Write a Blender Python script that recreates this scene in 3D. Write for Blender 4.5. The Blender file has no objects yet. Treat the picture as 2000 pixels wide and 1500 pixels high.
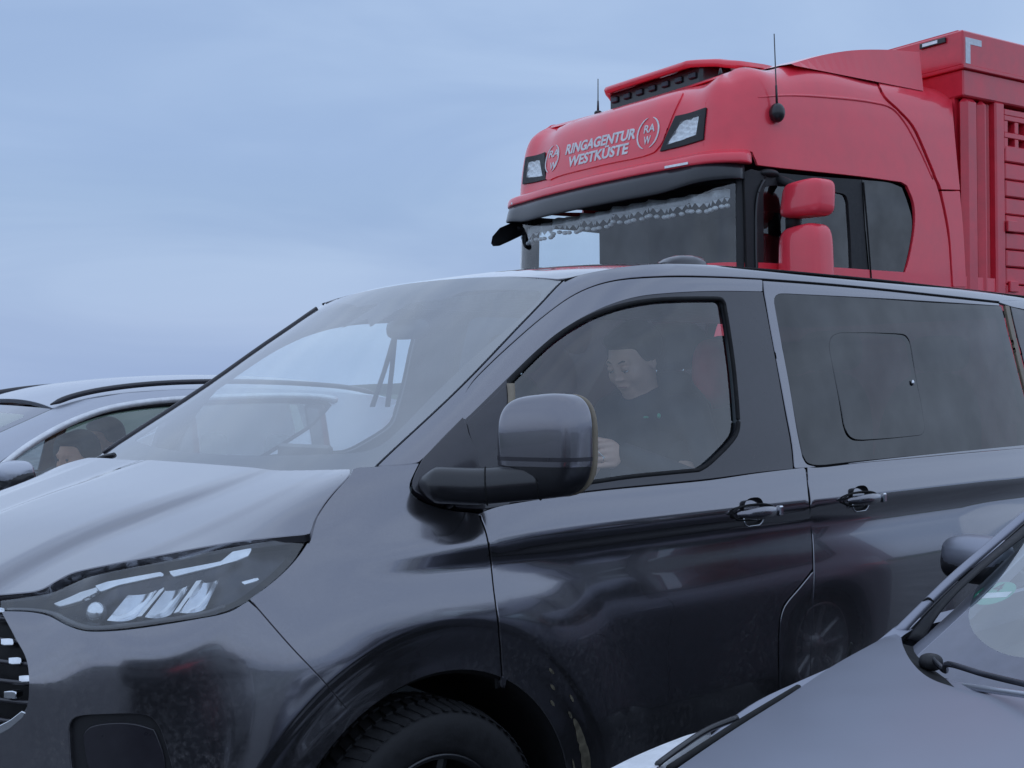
import bpy, math, random
import numpy as np
from mathutils import Vector, Matrix
from mathutils.geometry import delaunay_2d_cdt
random.seed(7); np.random.seed(7)
S = bpy.context.scene
COL = S.collection

# ------------------------------------------------------------------ camera
CF = 2450.0; CH = 1.474                      # focal length in pixels of the 2000 px wide frame, lens height (m)
ROLL = math.radians(0.5); PITCH = math.atan(12.0/CF)
def ray(px, py):
    x = (px-1000)/CF; y = -(py-750)/CF
    c, s = math.cos(ROLL), math.sin(ROLL)
    x, y = x*c+y*s, -x*s+y*c
    c, s = math.cos(PITCH), math.sin(PITCH)
    return np.array([x, c-s*y, s+c*y])
_f = ray(1000, 750); _r = ray(2000, 750)-_f
_f /= np.linalg.norm(_f); _r /= np.linalg.norm(_r); _u = np.cross(_r, _f)
CAMP = np.array([0, 0, CH])
cam_d = bpy.data.cameras.new('camera'); cam = bpy.data.objects.new('camera', cam_d); COL.objects.link(cam)
cam_d.sensor_width = 36; cam_d.lens = CF/2000*36; cam_d.clip_start = .05; cam_d.clip_end = 6000
cam.matrix_world = Matrix(((_r[0], _u[0], -_f[0], 0), (_r[1], _u[1], -_f[1], 0), (_r[2], _u[2], -_f[2], CH), (0, 0, 0, 1)))
cam_d.dof.use_dof = False
S.camera = cam

# ------------------------------------------------------------------ world, sun, exposure
SUN_EL = math.radians(87); SUN_ROT = math.radians(215)
W = bpy.data.worlds.new('World'); S.world = W; W.use_nodes = True
nt = W.node_tree; nt.nodes.clear()
def N(t, kind, **kw):
    n = t.nodes.new(kind)
    for k, v in kw.items():
        if k == 'inp':
            for a, b in v.items(): n.inputs[a].default_value = b
        else: setattr(n, k, v)
    return n
out = N(nt, 'ShaderNodeOutputWorld'); bg = N(nt, 'ShaderNodeBackground')
sky = N(nt, 'ShaderNodeTexSky', sky_type='NISHITA', sun_disc=False, sun_elevation=SUN_EL, sun_rotation=SUN_ROT, air_density=1.5, dust_density=2.5, ozone_density=3.0)
tc = N(nt, 'ShaderNodeTexCoord'); sep = N(nt, 'ShaderNodeSeparateXYZ')
nt.links.new(tc.outputs['Generated'], sep.inputs[0])
# overcast layer: cloud deck projected on a plane so bands flatten to the horizon
mp = N(nt, 'ShaderNodeMapping', inp={'Scale': (1.0, 1.0, 4.5), 'Location': (.3, .1, .2)})
nt.links.new(tc.outputs['Generated'], mp.inputs[0])
nz = N(nt, 'ShaderNodeTexNoise', inp={'Scale': 2.6, 'Detail': 5, 'Roughness': .48, 'Distortion': .6})
nt.links.new(mp.outputs[0], nz.inputs['Vector'])
cr = N(nt, 'ShaderNodeValToRGB'); cr.color_ramp.interpolation = 'B_SPLINE'
cr.color_ramp.elements[0].position = .36; cr.color_ramp.elements[0].color = (.325, .46, .72, 1)
cr.color_ramp.elements[1].position = .66; cr.color_ramp.elements[1].color = (.45, .595, .84, 1)
nt.links.new(nz.outputs['Fac'], cr.inputs[0])
gr = N(nt, 'ShaderNodeValToRGB'); gr.color_ramp.interpolation = 'B_SPLINE'
for i, (p, c) in enumerate([(0, (.98, .93, .94, 1)), (.07, (1.0, .965, .96, 1)), (.24, (1.08, 1.03, 1.0, 1)), (.62, (1.38, 1.36, 1.30, 1)), (1.0, (1.75, 1.70, 1.60, 1))]):
    e = gr.color_ramp.elements[i] if i < 2 else gr.color_ramp.elements.new(p)
    e.position = p; e.color = c
nt.links.new(sep.outputs['Z'], gr.inputs[0])
mul = N(nt, 'ShaderNodeMix', data_type='RGBA', blend_type='MULTIPLY', inp={'Factor': 1.0})
nt.links.new(cr.outputs[0], mul.inputs[6]); nt.links.new(gr.outputs[0], mul.inputs[7])
scl = N(nt, 'ShaderNodeMix', data_type='RGBA', blend_type='MULTIPLY', inp={'Factor': 1.0, 7: (10, 10, 10, 1)})
nt.links.new(mul.outputs[2], scl.inputs[6])
mx = N(nt, 'ShaderNodeMix', data_type='RGBA', inp={'Factor': .97})
nt.links.new(sky.outputs[0], mx.inputs[6]); nt.links.new(scl.outputs[2], mx.inputs[7])
nt.links.new(mx.outputs[2], bg.inputs[0]); bg.inputs[1].default_value = .1
nt.links.new(bg.outputs[0], out.inputs[0])
sd = bpy.data.lights.new('sun', 'SUN'); so = bpy.data.objects.new('sun', sd); COL.objects.link(so)
sd.energy = .55; sd.angle = math.radians(172); sd.color = (1.0, .98, .96)
so.rotation_euler = Vector((-math.sin(SUN_ROT), math.cos(SUN_ROT)*-1, -math.tan(SUN_EL)*1)).to_track_quat('-Z', 'Y').to_euler()
S.view_settings.view_transform = 'Standard'; S.view_settings.look = 'None'
S.view_settings.exposure = 0; S.view_settings.gamma = 1; S.view_settings.use_curve_mapping = False
S.render.engine = 'CYCLES'
S.cycles.transparent_max_bounces = 24; S.cycles.max_bounces = 10

# ------------------------------------------------------------------ materials
def mat(name, col, rough=.5, metal=0., coat=0., coat_r=.03, spec=.5, noise=None, bump=None, emit=None, alpha=None, dirt=None):
    m = bpy.data.materials.new(name); m.use_nodes = True
    t = m.node_tree; b = t.nodes['Principled BSDF']
    b.inputs['Base Color'].default_value = (*col, 1); b.inputs['Roughness'].default_value = rough
    b.inputs['Metallic'].default_value = metal; b.inputs['Coat Weight'].default_value = coat
    b.inputs['Coat Roughness'].default_value = coat_r; b.inputs['Specular IOR Level'].default_value = spec
    tcn = N(t, 'ShaderNodeTexCoord')
    nv = (noise or (30, .12, .1))
    nzn = N(t, 'ShaderNodeTexNoise', inp={'Scale': nv[0], 'Detail': 4, 'Roughness': .6})
    t.links.new(tcn.outputs['Object'], nzn.inputs['Vector'])
    r = N(t, 'ShaderNodeMapRange', inp={'From Min': .3, 'From Max': .7, 'To Min': 1-nv[1], 'To Max': 1+nv[1]})
    t.links.new(nzn.outputs['Fac'], r.inputs[0])
    vm = N(t, 'ShaderNodeVectorMath', operation='SCALE'); vm.inputs[0].default_value = col
    t.links.new(r.outputs[0], vm.inputs['Scale'])
    colsock = vm.outputs[0]
    rr = N(t, 'ShaderNodeMapRange', inp={'From Min': .3, 'From Max': .7, 'To Min': max(rough-nv[2]*rough, 0), 'To Max': min(rough+nv[2]*rough, 1)})
    t.links.new(nzn.outputs['Fac'], rr.inputs[0]); rsock = rr.outputs[0]
    if dirt:      # (max height fade z0, z1, strength, colour): road film and splashes growing towards the sills
        z0, z1, st, dc = dirt
        sp = N(t, 'ShaderNodeSeparateXYZ'); t.links.new(tcn.outputs['Object'], sp.inputs[0])
        hm = N(t, 'ShaderNodeMapRange', inp={'From Min': z1, 'From Max': z0, 'To Min': 0, 'To Max': 1})
        t.links.new(sp.outputs['Z'], hm.inputs[0])
        n1 = N(t, 'ShaderNodeTexNoise', inp={'Scale': 2.3, 'Detail': 3, 'Roughness': .55})
        n2 = N(t, 'ShaderNodeTexNoise', inp={'Scale': 70, 'Detail': 3, 'Roughness': .75})
        n3 = N(t, 'ShaderNodeTexVoronoi', inp={'Scale': 75.0})
        for n in (n1, n2, n3): t.links.new(tcn.outputs['Object'], n.inputs['Vector'])
        a = N(t, 'ShaderNodeMapRange', inp={'From Min': .42, 'From Max': .72, 'To Min': .15, 'To Max': 1}); t.links.new(n1.outputs['Fac'], a.inputs[0])
        b2 = N(t, 'ShaderNodeMapRange', inp={'From Min': .45, 'From Max': .8, 'To Min': 0, 'To Max': 1}); t.links.new(n2.outputs['Fac'], b2.inputs[0])
        c2 = N(t, 'ShaderNodeMapRange', inp={'From Min': .16, 'From Max': .08, 'To Min': 0, 'To Max': .9}); t.links.new(n3.outputs['Distance'], c2.inputs[0])
        n4 = N(t, 'ShaderNodeTexNoise', inp={'Scale': 9.0, 'Detail': 2}); t.links.new(tcn.outputs['Object'], n4.inputs['Vector'])
        d4 = N(t, 'ShaderNodeMapRange', inp={'From Min': .5, 'From Max': .68, 'To Min': 0, 'To Max': 1}); t.links.new(n4.outputs['Fac'], d4.inputs[0])
        cc = N(t, 'ShaderNodeMath', operation='MULTIPLY'); t.links.new(c2.outputs[0], cc.inputs[0]); t.links.new(d4.outputs[0], cc.inputs[1])
        ad = N(t, 'ShaderNodeMath', operation='MAXIMUM'); t.links.new(b2.outputs[0], ad.inputs[0]); t.links.new(cc.outputs[0], ad.inputs[1])
        m1 = N(t, 'ShaderNodeMath', operation='MULTIPLY'); t.links.new(ad.outputs[0], m1.inputs[0]); t.links.new(a.outputs[0], m1.inputs[1])
        m2 = N(t, 'ShaderNodeMath', operation='MULTIPLY'); t.links.new(m1.outputs[0], m2.inputs[0]); t.links.new(hm.outputs[0], m2.inputs[1])
        m3 = N(t, 'ShaderNodeMath', operation='MULTIPLY', use_clamp=True); m3.inputs[1].default_value = st; t.links.new(m2.outputs[0], m3.inputs[0])
        mixc = N(t, 'ShaderNodeMix', data_type='RGBA', inp={7: (*dc, 1)})
        t.links.new(m3.outputs[0], mixc.inputs['Factor']); t.links.new(colsock, mixc.inputs[6]); colsock = mixc.outputs[2]
        mr = N(t, 'ShaderNodeMix', data_type='FLOAT', inp={3: .85}); t.links.new(m3.outputs[0], mr.inputs[0]); t.links.new(rsock, mr.inputs[2]); rsock = mr.outputs[0]
        mm = N(t, 'ShaderNodeMath', operation='SUBTRACT', use_clamp=True); mm.inputs[0].default_value = 1; t.links.new(m3.outputs[0], mm.inputs[1])
        m5 = N(t, 'ShaderNodeMath', operation='MULTIPLY'); m5.inputs[0].default_value = metal; t.links.new(mm.outputs[0], m5.inputs[1]); t.links.new(m5.outputs[0], b.inputs['Metallic'])
        m6 = N(t, 'ShaderNodeMath', operation='MULTIPLY'); m6.inputs[0].default_value = coat; t.links.new(mm.outputs[0], m6.inputs[1]); t.links.new(m6.outputs[0], b.inputs['Coat Weight'])
    t.links.new(colsock, b.inputs['Base Color']); t.links.new(rsock, b.inputs['Roughness'])
    if bump:
        n2 = N(t, 'ShaderNodeTexNoise', inp={'Scale': bump[0], 'Detail': 4}); t.links.new(tcn.outputs['Object'], n2.inputs['Vector'])
        bp = N(t, 'ShaderNodeBump', inp={'Strength': bump[1], 'Distance': bump[2]})
        t.links.new(n2.outputs['Fac'], bp.inputs['Height']); t.links.new(bp.outputs[0], b.inputs['Normal'])
    if emit: b.inputs['Emission Color'].default_value = (*emit[0], 1); b.inputs['Emission Strength'].default_value = emit[1]
    return m
def glassmat(name, tint=(.8, .9, .9), ior=1.6, add=0., rough=0.):
    m = bpy.data.materials.new(name); m.use_nodes = True; t = m.node_tree; t.nodes.clear()
    o = N(t, 'ShaderNodeOutputMaterial'); tr = N(t, 'ShaderNodeBsdfTransparent', inp={'Color': (*tint, 1)})
    g = N(t, 'ShaderNodeBsdfGlossy', inp={'Roughness': rough, 'Color': (1, 1, 1, 1)})
    f0 = ((ior-1)/(ior+1))**2; a = N(t, 'ShaderNodeMath', operation='ADD', use_clamp=True); a.inputs[1].default_value = add
    ge = N(t, 'ShaderNodeNewGeometry'); dt = N(t, 'ShaderNodeVectorMath', operation='DOT_PRODUCT'); t.links.new(ge.outputs['Incoming'], dt.inputs[0]); t.links.new(ge.outputs['Normal'], dt.inputs[1])
    ab = N(t, 'ShaderNodeMath', operation='ABSOLUTE'); t.links.new(dt.outputs['Value'], ab.inputs[0])
    om = N(t, 'ShaderNodeMath', operation='SUBTRACT', use_clamp=True); om.inputs[0].default_value = 1; t.links.new(ab.outputs[0], om.inputs[1])
    pw = N(t, 'ShaderNodeMath', operation='POWER'); pw.inputs[1].default_value = 5; t.links.new(om.outputs[0], pw.inputs[0])
    fr = N(t, 'ShaderNodeMath', operation='MULTIPLY_ADD'); fr.inputs[1].default_value = 1-f0; fr.inputs[2].default_value = f0; t.links.new(pw.outputs[0], fr.inputs[0])
    tcn = N(t, 'ShaderNodeTexCoord'); nz = N(t, 'ShaderNodeTexNoise', inp={'Scale': 5.0, 'Detail': 3}); t.links.new(tcn.outputs['Object'], nz.inputs['Vector'])
    mr = N(t, 'ShaderNodeMapRange', inp={'From Min': .3, 'From Max': .7, 'To Min': -.012, 'To Max': .02}); t.links.new(nz.outputs['Fac'], mr.inputs[0])
    a2 = N(t, 'ShaderNodeMath', operation='ADD', use_clamp=True); t.links.new(mr.outputs[0], a2.inputs[1])
    t.links.new(fr.outputs[0], a.inputs[0]); t.links.new(a.outputs[0], a2.inputs[0])
    mx = N(t, 'ShaderNodeMixShader'); t.links.new(a2.outputs[0], mx.inputs[0])
    t.links.new(tr.outputs[0], mx.inputs[1]); t.links.new(g.outputs[0], mx.inputs[2]); t.links.new(mx.outputs[0], o.inputs[0])
    return m
M = {}
M['van'] = mat('graphite_paint', (.235, .232, .255), .14, .92, 1., .01, noise=(900, .18, .05), dirt=(.35, 1.0, .7, (.24, .21, .15)))
M['van_clean'] = mat('graphite_paint_clean', (.215, .21, .232), .2, .92, 1., .01, noise=(900, .12, .05))
M['truck_red'] = mat('truck_red_paint', (.95, .05, .085), .36, 0., .8, .06, noise=(6, .06, .15), bump=(5, .03, .02))
M['truck_red2'] = mat('body_red_paint', (.76, .035, .065), .36, 0., .6, .12, noise=(5, .14, .2), bump=(4, .06, .02))
M['silver'] = mat('silver_paint', (.50, .52, .58), .36, .6, .8, .05, noise=(700, .08, .05))
M['fg'] = mat('steel_grey_paint', (.34, .35, .41), .45, .8, .3, .2, noise=(3, .04, .08))
M['darkcar'] = mat('dark_paint', (.02, .022, .028), .3, .3, 1., .03)
M['black'] = mat('black_trim', (.012, .012, .015), .35, 0, .4, .1)
M['blackm'] = mat('black_plastic', (.016, .016, .019), .55, 0, noise=(60, .2, .2), bump=(400, .1, .001))
M['satin'] = mat('satin_black_applique', (.030, .028, .036), .30, .2, .6, .12)
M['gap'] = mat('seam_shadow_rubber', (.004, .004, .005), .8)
M['rubber'] = mat('tyre_rubber', (.018, .018, .02), .75, noise=(40, .3, .1), bump=(120, .3, .002))
M['visor'] = mat('visor_plastic', (.016, .017, .022), .35, 0, .4, .1)
M['lampgrey'] = mat('lamp_bezel_grey', (.045, .047, .06), .3, .6, noise=(12, .5, .3))
M['lampwhite'] = mat('lamp_white', (.90, .91, .93), .3, 0.)
M['chrome'] = mat('bright_chrome', (.75, .77, .8), .12, 1.)
M['refl'] = mat('lamp_reflector', (.80, .82, .86), .16, .9, noise=(8, .15, .2))
M['alloy'] = mat('alloy_metal', (.72, .73, .75), .3, .8)
M['darkalloy'] = mat('dark_alloy_metal', (.045, .046, .05), .35, .7, .6)
M['cabin'] = mat('cabin_cloth', (.018, .02, .024), .85, noise=(80, .3, .1))
M['dash'] = mat('dashboard_plastic', (.03, .032, .036), .6, noise=(50, .2, .1), bump=(300, .1, .001))
M['skin'] = mat('skin', (.72, .42, .32), .45, noise=(14, .08, .1))
M['skin2'] = mat('warm_skin', (.88, .44, .28), .5, noise=(14, .08, .1))
M['lips'] = mat('lips', (.42, .16, .14), .5)
M['hair'] = mat('dark_hair', (.02, .014, .012), .5, noise=(60, .4, .2), bump=(90, .5, .004))
M['jacket'] = mat('navy_jacket', (.012, .016, .026), .75, noise=(20, .3, .1), bump=(25, .4, .006))
M['red_cloth'] = mat('red_cloth', (.42, .02, .04), .8, bump=(30, .4, .006))
M['orange_cloth'] = mat('orange_cloth', (.55, .2, .06), .8, bump=(30, .4, .006))
M['white'] = mat('white_print', (.82, .82, .84), .5)
M['lace'] = mat('white_lace', (.93, .94, .95), .8, bump=(300, .5, .002))
M['beige'] = mat('beige_trim', (.24, .20, .145), .5)
M['tape'] = mat('reflective_tape', (.62, .66, .72), .25, .3)
M['green'] = mat('green_sticker', (.05, .38, .24), .5)
M['asphalt'] = mat('wet_asphalt', (.045, .045, .048), .45, noise=(3, .3, .35), bump=(60, .5, .01))
M['grass'] = mat('field_grass', (.05, .07, .03), .9, noise=(.4, .4, .1))
M['leaf'] = mat('far_foliage', (.03, .04, .025), .9, noise=(1.2, .4, .1))
M['dust'] = mat('dried_mud', (.13, .115, .08), .9, noise=(45, .55, .1), bump=(120, .6, .002))
M['brightwork'] = mat('satin_brightwork', (.85, .86, .88), .35, .35)
M['glass'] = glassmat('side_glass', (.84, .93, .95), 1.7, .055)
M['wglass'] = glassmat('windscreen_glass', (.90, .97, .97), 1.75, .22)
M['tint'] = glassmat('privacy_glass', (.02, .03, .045), 1.5, .045)
M['tglass'] = glassmat('truck_glass', (.93, .97, .98), 1.5, .05)
M['lens'] = glassmat('lamp_lens', (.93, .96, .97), 1.5, .07)
M['fritin'] = mat('ceramic_border', (.03, .028, .04), .6)
M['frit'] = mat('black_frit_glass', (.10, .10, .14), .04, .6, 1., .0, spec=1.0)

# ------------------------------------------------------------------ object helpers
def tag(o, label=None, cat=None, group=None, kind=None):
    if label: o['label'] = label
    if cat: o['category'] = cat
    if group: o['group'] = group
    if kind: o['kind'] = kind
    return o
def empty(name, loc=(0, 0, 0), rz=0., label=None, cat=None, group=None):
    o = bpy.data.objects.new(name, None); COL.objects.link(o); o.location = loc; o.rotation_euler = (0, 0, rz); o.empty_display_size = .2
    return tag(o, label, cat, group)
def mesh(name, V, Fc, m, parent=None, smooth=False, normals=None, flip=False):
    me = bpy.data.meshes.new(name)
    V = [tuple(map(float, v)) for v in V]
    Fc = [tuple(int(i) for i in (f[::-1] if flip else f)) for f in Fc]
    me.from_pydata(V, [], Fc)
    if isinstance(m, (list, tuple)):
        for x in m: me.materials.append(x)
    else: me.materials.append(m)
    if smooth:
        me.polygons.foreach_set('use_smooth', [True]*len(me.polygons))
        if normals is not None: me.normals_split_custom_set_from_vertices([tuple(map(float, n)) for n in normals])
    me.update()
    o = bpy.data.objects.new(name, me); COL.objects.link(o)
    if parent is not None: o.parent = parent
    return o
def cat_spline(pts, step=None, closed=False, n=6):
    P = np.array(pts, float)
    if len(P) < 3: return P
    if closed: Q = np.vstack([P[-1], P, P[0], P[1]])
    else: Q = np.vstack([2*P[0]-P[1], P, 2*P[-1]-P[-2]])
    out = []
    for i in range(1, len(Q)-2):
        p0, p1, p2, p3 = Q[i-1], Q[i], Q[i+1], Q[i+2]
        # centripetal
        d = lambda a, b: max(np.linalg.norm(b-a)**.5, 1e-6)
        t0 = 0; t1 = t0+d(p0, p1); t2 = t1+d(p1, p2); t3 = t2+d(p2, p3)
        for k in range(n):
            t = t1+(t2-t1)*k/n
            A1 = (t1-t)/(t1-t0)*p0+(t-t0)/(t1-t0)*p1; A2 = (t2-t)/(t2-t1)*p1+(t-t1)/(t2-t1)*p2; A3 = (t3-t)/(t3-t2)*p2+(t-t2)/(t3-t2)*p3
            B1 = (t2-t)/(t2-t0)*A1+(t-t0)/(t2-t0)*A2; B2 = (t3-t)/(t3-t1)*A2+(t-t1)/(t3-t1)*A3
            out.append((t2-t)/(t2-t1)*B1+(t-t1)/(t2-t1)*B2)
    if not closed: out.append(P[-1])
    return np.array(out)
def resample(P, step, closed=False):
    P = np.array(P, float)
    if closed: P = np.vstack([P, P[:1]])
    d = np.r_[0, np.cumsum(np.linalg.norm(np.diff(P, axis=0), axis=1))]
    keep = np.r_[True, np.diff(d) > 1e-9]; P = P[keep]; d = d[keep]
    n = max(int(math.ceil(d[-1]/step)), 2)
    t = np.linspace(0, d[-1], n+1)
    R = np.stack([np.interp(t, d, P[:, k]) for k in range(P.shape[1])], 1)
    return R[:-1] if closed else R
def pip(pts, poly):
    x, y = pts[:, 0], pts[:, 1]; inside = np.zeros(len(pts), bool); n = len(poly)
    for i in range(n):
        x1, y1 = poly[i]; x2, y2 = poly[(i+1) % n]
        c = ((y1 > y) != (y2 > y))
        with np.errstate(divide='ignore', invalid='ignore'):
            inside ^= c & (x < (x2-x1)*(y-y1)/(y2-y1)+x1)
    return inside
def pchip(x, y, xq):
    x = np.asarray(x, float); y = np.asarray(y, float); xq = np.asarray(xq, float)
    h = np.diff(x); dl = np.diff(y)/h; m = np.zeros(len(x)); m[0] = dl[0]; m[-1] = dl[-1]
    for i in range(1, len(x)-1):
        if dl[i-1]*dl[i] > 0:
            w1 = 2*h[i]+h[i-1]; w2 = h[i]+2*h[i-1]; m[i] = (w1+w2)/(w1/dl[i-1]+w2/dl[i])
    k = np.clip(np.searchsorted(x, xq)-1, 0, len(x)-2); t = (xq-x[k])/h[k]
    lo = t < 0; hi = t > 1; tt = np.clip(t, 0, 1)
    r = (2*tt**3-3*tt**2+1)*y[k]+(tt**3-2*tt**2+tt)*h[k]*m[k]+(-2*tt**3+3*tt**2)*y[k+1]+(tt**3-tt**2)*h[k]*m[k+1]
    return r+np.where(lo, t*h[k]*m[k], 0)+np.where(hi, (t-1)*h[k]*m[k+1], 0)
def sstep(a, b, x): t = np.clip((x-a)/(b-a), 0, 1); return t*t*(3-2*t)
class Spl:      # natural cubic through rows of C at knots X, linear outside
    def __init__(s, X, C):
        s.X = np.asarray(X, float); s.C = np.asarray(C, float); n = len(X); h = np.diff(s.X)
        A = np.zeros((n, n)); A[0, 0] = A[-1, -1] = 1; B = np.zeros((n, s.C[0].size)); c = s.C.reshape(n, -1)
        for i in range(1, n-1):
            A[i, i-1] = h[i-1]; A[i, i] = 2*(h[i-1]+h[i]); A[i, i+1] = h[i]
            B[i] = 6*((c[i+1]-c[i])/h[i]-(c[i]-c[i-1])/h[i-1])
        s.M = np.linalg.solve(A, B).reshape(s.C.shape); s.h = h
    def w(s, x):
        x = np.asarray(x, float); k = np.clip(np.searchsorted(s.X, x)-1, 0, len(s.X)-2); h = s.h[k]
        xc = np.clip(x, s.X[0], s.X[-1]); a = (s.X[k+1]-xc)/h; b = (xc-s.X[k])/h
        return k, a, b, h, x-xc
class Surf:
    """frame surface (a,b) -> (u, w, z): splined along a over dense columns, local bicubic grid"""
    def __init__(s, fn, a, b, na=160, nb=120, frame=None):
        s.fn = fn; s.frame = frame; s.a = a; s.b = b
        A, B = np.meshgrid(np.linspace(*a, na), np.linspace(*b, nb), indexing='ij')
        s.G = np.stack([A.ravel(), B.ravel()], 1); s.P = fn(s.G[:, 0], s.G[:, 1])
        s.px, _ = frame.project(s.P)
        n = s.normal(s.G); v = frame.cam-s.P; s.front = (n*v).sum(1) > 0
    def ev(s, ab): ab = np.atleast_2d(ab); return s.fn(ab[:, 0], ab[:, 1])
    def normal(s, ab, e=2e-3):
        ab = np.atleast_2d(ab).astype(float)
        da = s.fn(ab[:, 0]+e, ab[:, 1])-s.fn(ab[:, 0]-e, ab[:, 1]); db = s.fn(ab[:, 0], ab[:, 1]+e)-s.fn(ab[:, 0], ab[:, 1]-e)
        n = np.cross(da, db)*s.sgn; return n/np.maximum(np.linalg.norm(n, axis=1), 1e-9)[:, None]
    sgn = 1
    def inv(s, pts):
        pts = np.atleast_2d(np.array(pts, float)); out = []
        big = np.where(s.front, 0, 400)
        for p in pts:
            i = np.argmin(np.abs(s.px-p).sum(1)+big); ab = s.G[i].copy(); cur = None
            for _ in range(12):
                e = 1e-3; q = np.array([ab, ab+[e, 0], ab+[0, e]]); x, _z = s.frame.project(s.ev(q))
                J = np.stack([(x[1]-x[0])/e, (x[2]-x[0])/e], 1); r = p-x[0]
                try: d = np.linalg.lstsq(J, r, rcond=1e-4)[0]
                except Exception: break
                L = np.linalg.norm(d)
                if L > .08: d *= .08/L
                ab = ab+d
                if L < 1e-5: break
            out.append(ab)
        return np.array(out)
class Frame:
    def __init__(s, O, th):
        s.O = np.array(O, float); s.th = th
        s.r = np.array([math.sin(th), math.cos(th), 0]); s.n = np.array([math.cos(th), -math.sin(th), 0])
        s.cam = np.array([(CAMP-s.O)@s.r, (CAMP-s.O)@s.n, CH]); s.rz = math.pi/2-th
    def world(s, P): P = np.atleast_2d(P); return s.O+P[:, :1]*s.r+P[:, 1:2]*s.n+P[:, 2:3]*np.array([0, 0, 1.])
    def project(s, P):
        d = s.world(P)-CAMP; z = d@_f; z = np.where(np.abs(z) < 1e-3, 1e-3, z)
        return np.stack([1000+CF*(d@_r)/z, 750-CF*(d@_u)/z], 1), z
    def at(s, px, py, u=None, w=None, z=None):
        d = ray(px, py); D = np.array([d@s.r, d@s.n, d[2]]); c = s.cam
        t = (u-c[0])/D[0] if u is not None else (w-c[1])/D[1] if w is not None else (z-c[2])/D[2]
        return c+t*D
def L2(P, o=(0, 0, 0)):          # frame (u,w,z) -> object local
    P = np.atleast_2d(np.array(P, float)); return np.stack([P[:, 0]-o[0], -(P[:, 1]-o[1]), P[:, 2]-o[2]], 1)
def TR(surf, *segs, n=5):
    """closed outline in surface coordinates from traced segments; each segment is smoothed, corners between"""
    out = []
    for sg in segs:
        if isinstance(sg, np.ndarray): out.append(sg); continue
        out.append(surf.inv(cat_spline(sg, n=n) if len(sg) > 2 else np.array(sg, float)))
    return np.vstack(out)
ORG = (0, 0, 0)
def panel(name, surf, outline, m, parent, holes=(), sp=.03, depth=.012, off=0., mirror=False, eds=.012, both=False, round_=True, extra=None):
    """solid sheet cut from a surface: skin with true surface normals plus a returned flange"""
    loops = [resample(outline, eds, True)]+[resample(h, eds, True) for h in holes]
    b = loops[0]; lo = b.min(0); hi = b.max(0)
    gx = np.arange(lo[0]+sp/2, hi[0], sp); gy = np.arange(lo[1]+sp/2, hi[1], sp)
    g = np.array([(x+((j % 2)-.5)*sp*.3, y) for j, y in enumerate(gy) for x in gx])
    if len(g):
        k = pip(g, b)
        for h in loops[1:]: k &= ~pip(g, h)
        g = g[k]
        allb = np.vstack(loops)
        if len(g):
            d = np.min(np.linalg.norm(g[:, None]-allb[None], axis=2), axis=1) if len(g)*len(allb) < 4e7 else np.ones(len(g))
            g = g[d > sp*.35]
    if extra is not None:
        k = pip(extra, b)
        for h in loops[1:]: k &= ~pip(extra, h)
        ex = extra[k]; ab_ = np.vstack(loops)
        ex = ex[np.min(np.linalg.norm(ex[:, None]-ab_[None], axis=2), axis=1) > .005]
        if len(g) and len(ex): g = g[np.min(np.linalg.norm(g[:, None]-ex[None], axis=2), axis=1) > .008]
        g = np.vstack([g, ex])
    pts = np.vstack(loops+([g] if len(g) else [])); edges = []; k = 0
    for l in loops:
        n = len(l); edges += [(k+i, k+(i+1) % n) for i in range(n)]; k += n
    r = delaunay_2d_cdt([Vector(p) for p in pts], edges, [], 0, 1e-6)
    vs = np.array([tuple(v) for v in r[0]]); fs = np.array([f for f in r[2] if len(f) == 3])
    c = vs[fs].mean(1); k = pip(c, loops[0])
    for h in loops[1:]: k &= ~pip(c, h)
    fs = fs[k]
    P = surf.ev(vs); Nn = surf.normal(vs); P = P+Nn*off
    # orient faces along the normal
    fn = np.cross(P[fs[:, 1]]-P[fs[:, 0]], P[fs[:, 2]]-P[fs[:, 0]]); fl = (fn*Nn[fs[:, 0]]).sum(1) < 0
    fs[fl] = fs[fl][:, ::-1]
    V = [P]; NN = [Nn]; Fc = [tuple(f) for f in fs]; base = len(P)
    if depth:
        # boundary edges of the kept triangles
        from collections import Counter
        ce = Counter(); dirn = {}
        for f in fs:
            for i in range(3):
                a, bb = int(f[i]), int(f[(i+1) % 3]); e = (min(a, bb), max(a, bb)); ce[e] += 1; dirn[e] = (a, bb)
        be = [dirn[e] for e, q in ce.items() if q == 1]
        ids = sorted({i for e in be for i in e}); mp = {v: j for j, v in enumerate(ids)}
        T = np.zeros((len(ids), 3))
        for a, bb in be:
            t = P[bb]-P[a]; t /= max(np.linalg.norm(t), 1e-9); o = np.cross(t, Nn[a]); T[mp[a]] += o; T[mp[bb]] += o
        T /= np.maximum(np.linalg.norm(T, axis=1), 1e-9)[:, None]
        e = .0018 if round_ else 0
        R1 = P[ids]; R2 = P[ids]+T*e-Nn[ids]*e*1.3; R3 = R2-Nn[ids]*depth
        V += [R1, R2, R2, R3]; q = Nn[ids]*.6+T*.8; NN += [Nn[ids]*.9+T*.45, q, T, T]
        K = len(ids)
        for a, bb in be:
            a, bb = mp[a], mp[bb]
            Fc.append((base+bb, base+a, base+K+a, base+K+bb)); Fc.append((base+2*K+bb, base+2*K+a, base+3*K+a, base+3*K+bb))
    V = np.vstack(V); NN = np.vstack(NN); NN /= np.maximum(np.linalg.norm(NN, axis=1), 1e-9)[:, None]
    res = []
    for s in ((1, -1) if (both or mirror == 2) else ((-1,) if mirror else (1,))):
        VV = V*[1, s, 1]; N2 = NN*[1, s, 1]
        res.append(mesh(name, L2(VV, ORG), Fc, m, parent, True, N2*[1, -1, 1], flip=(s < 0) ^ True))
    return res[0] if len(res) == 1 else res
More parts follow.
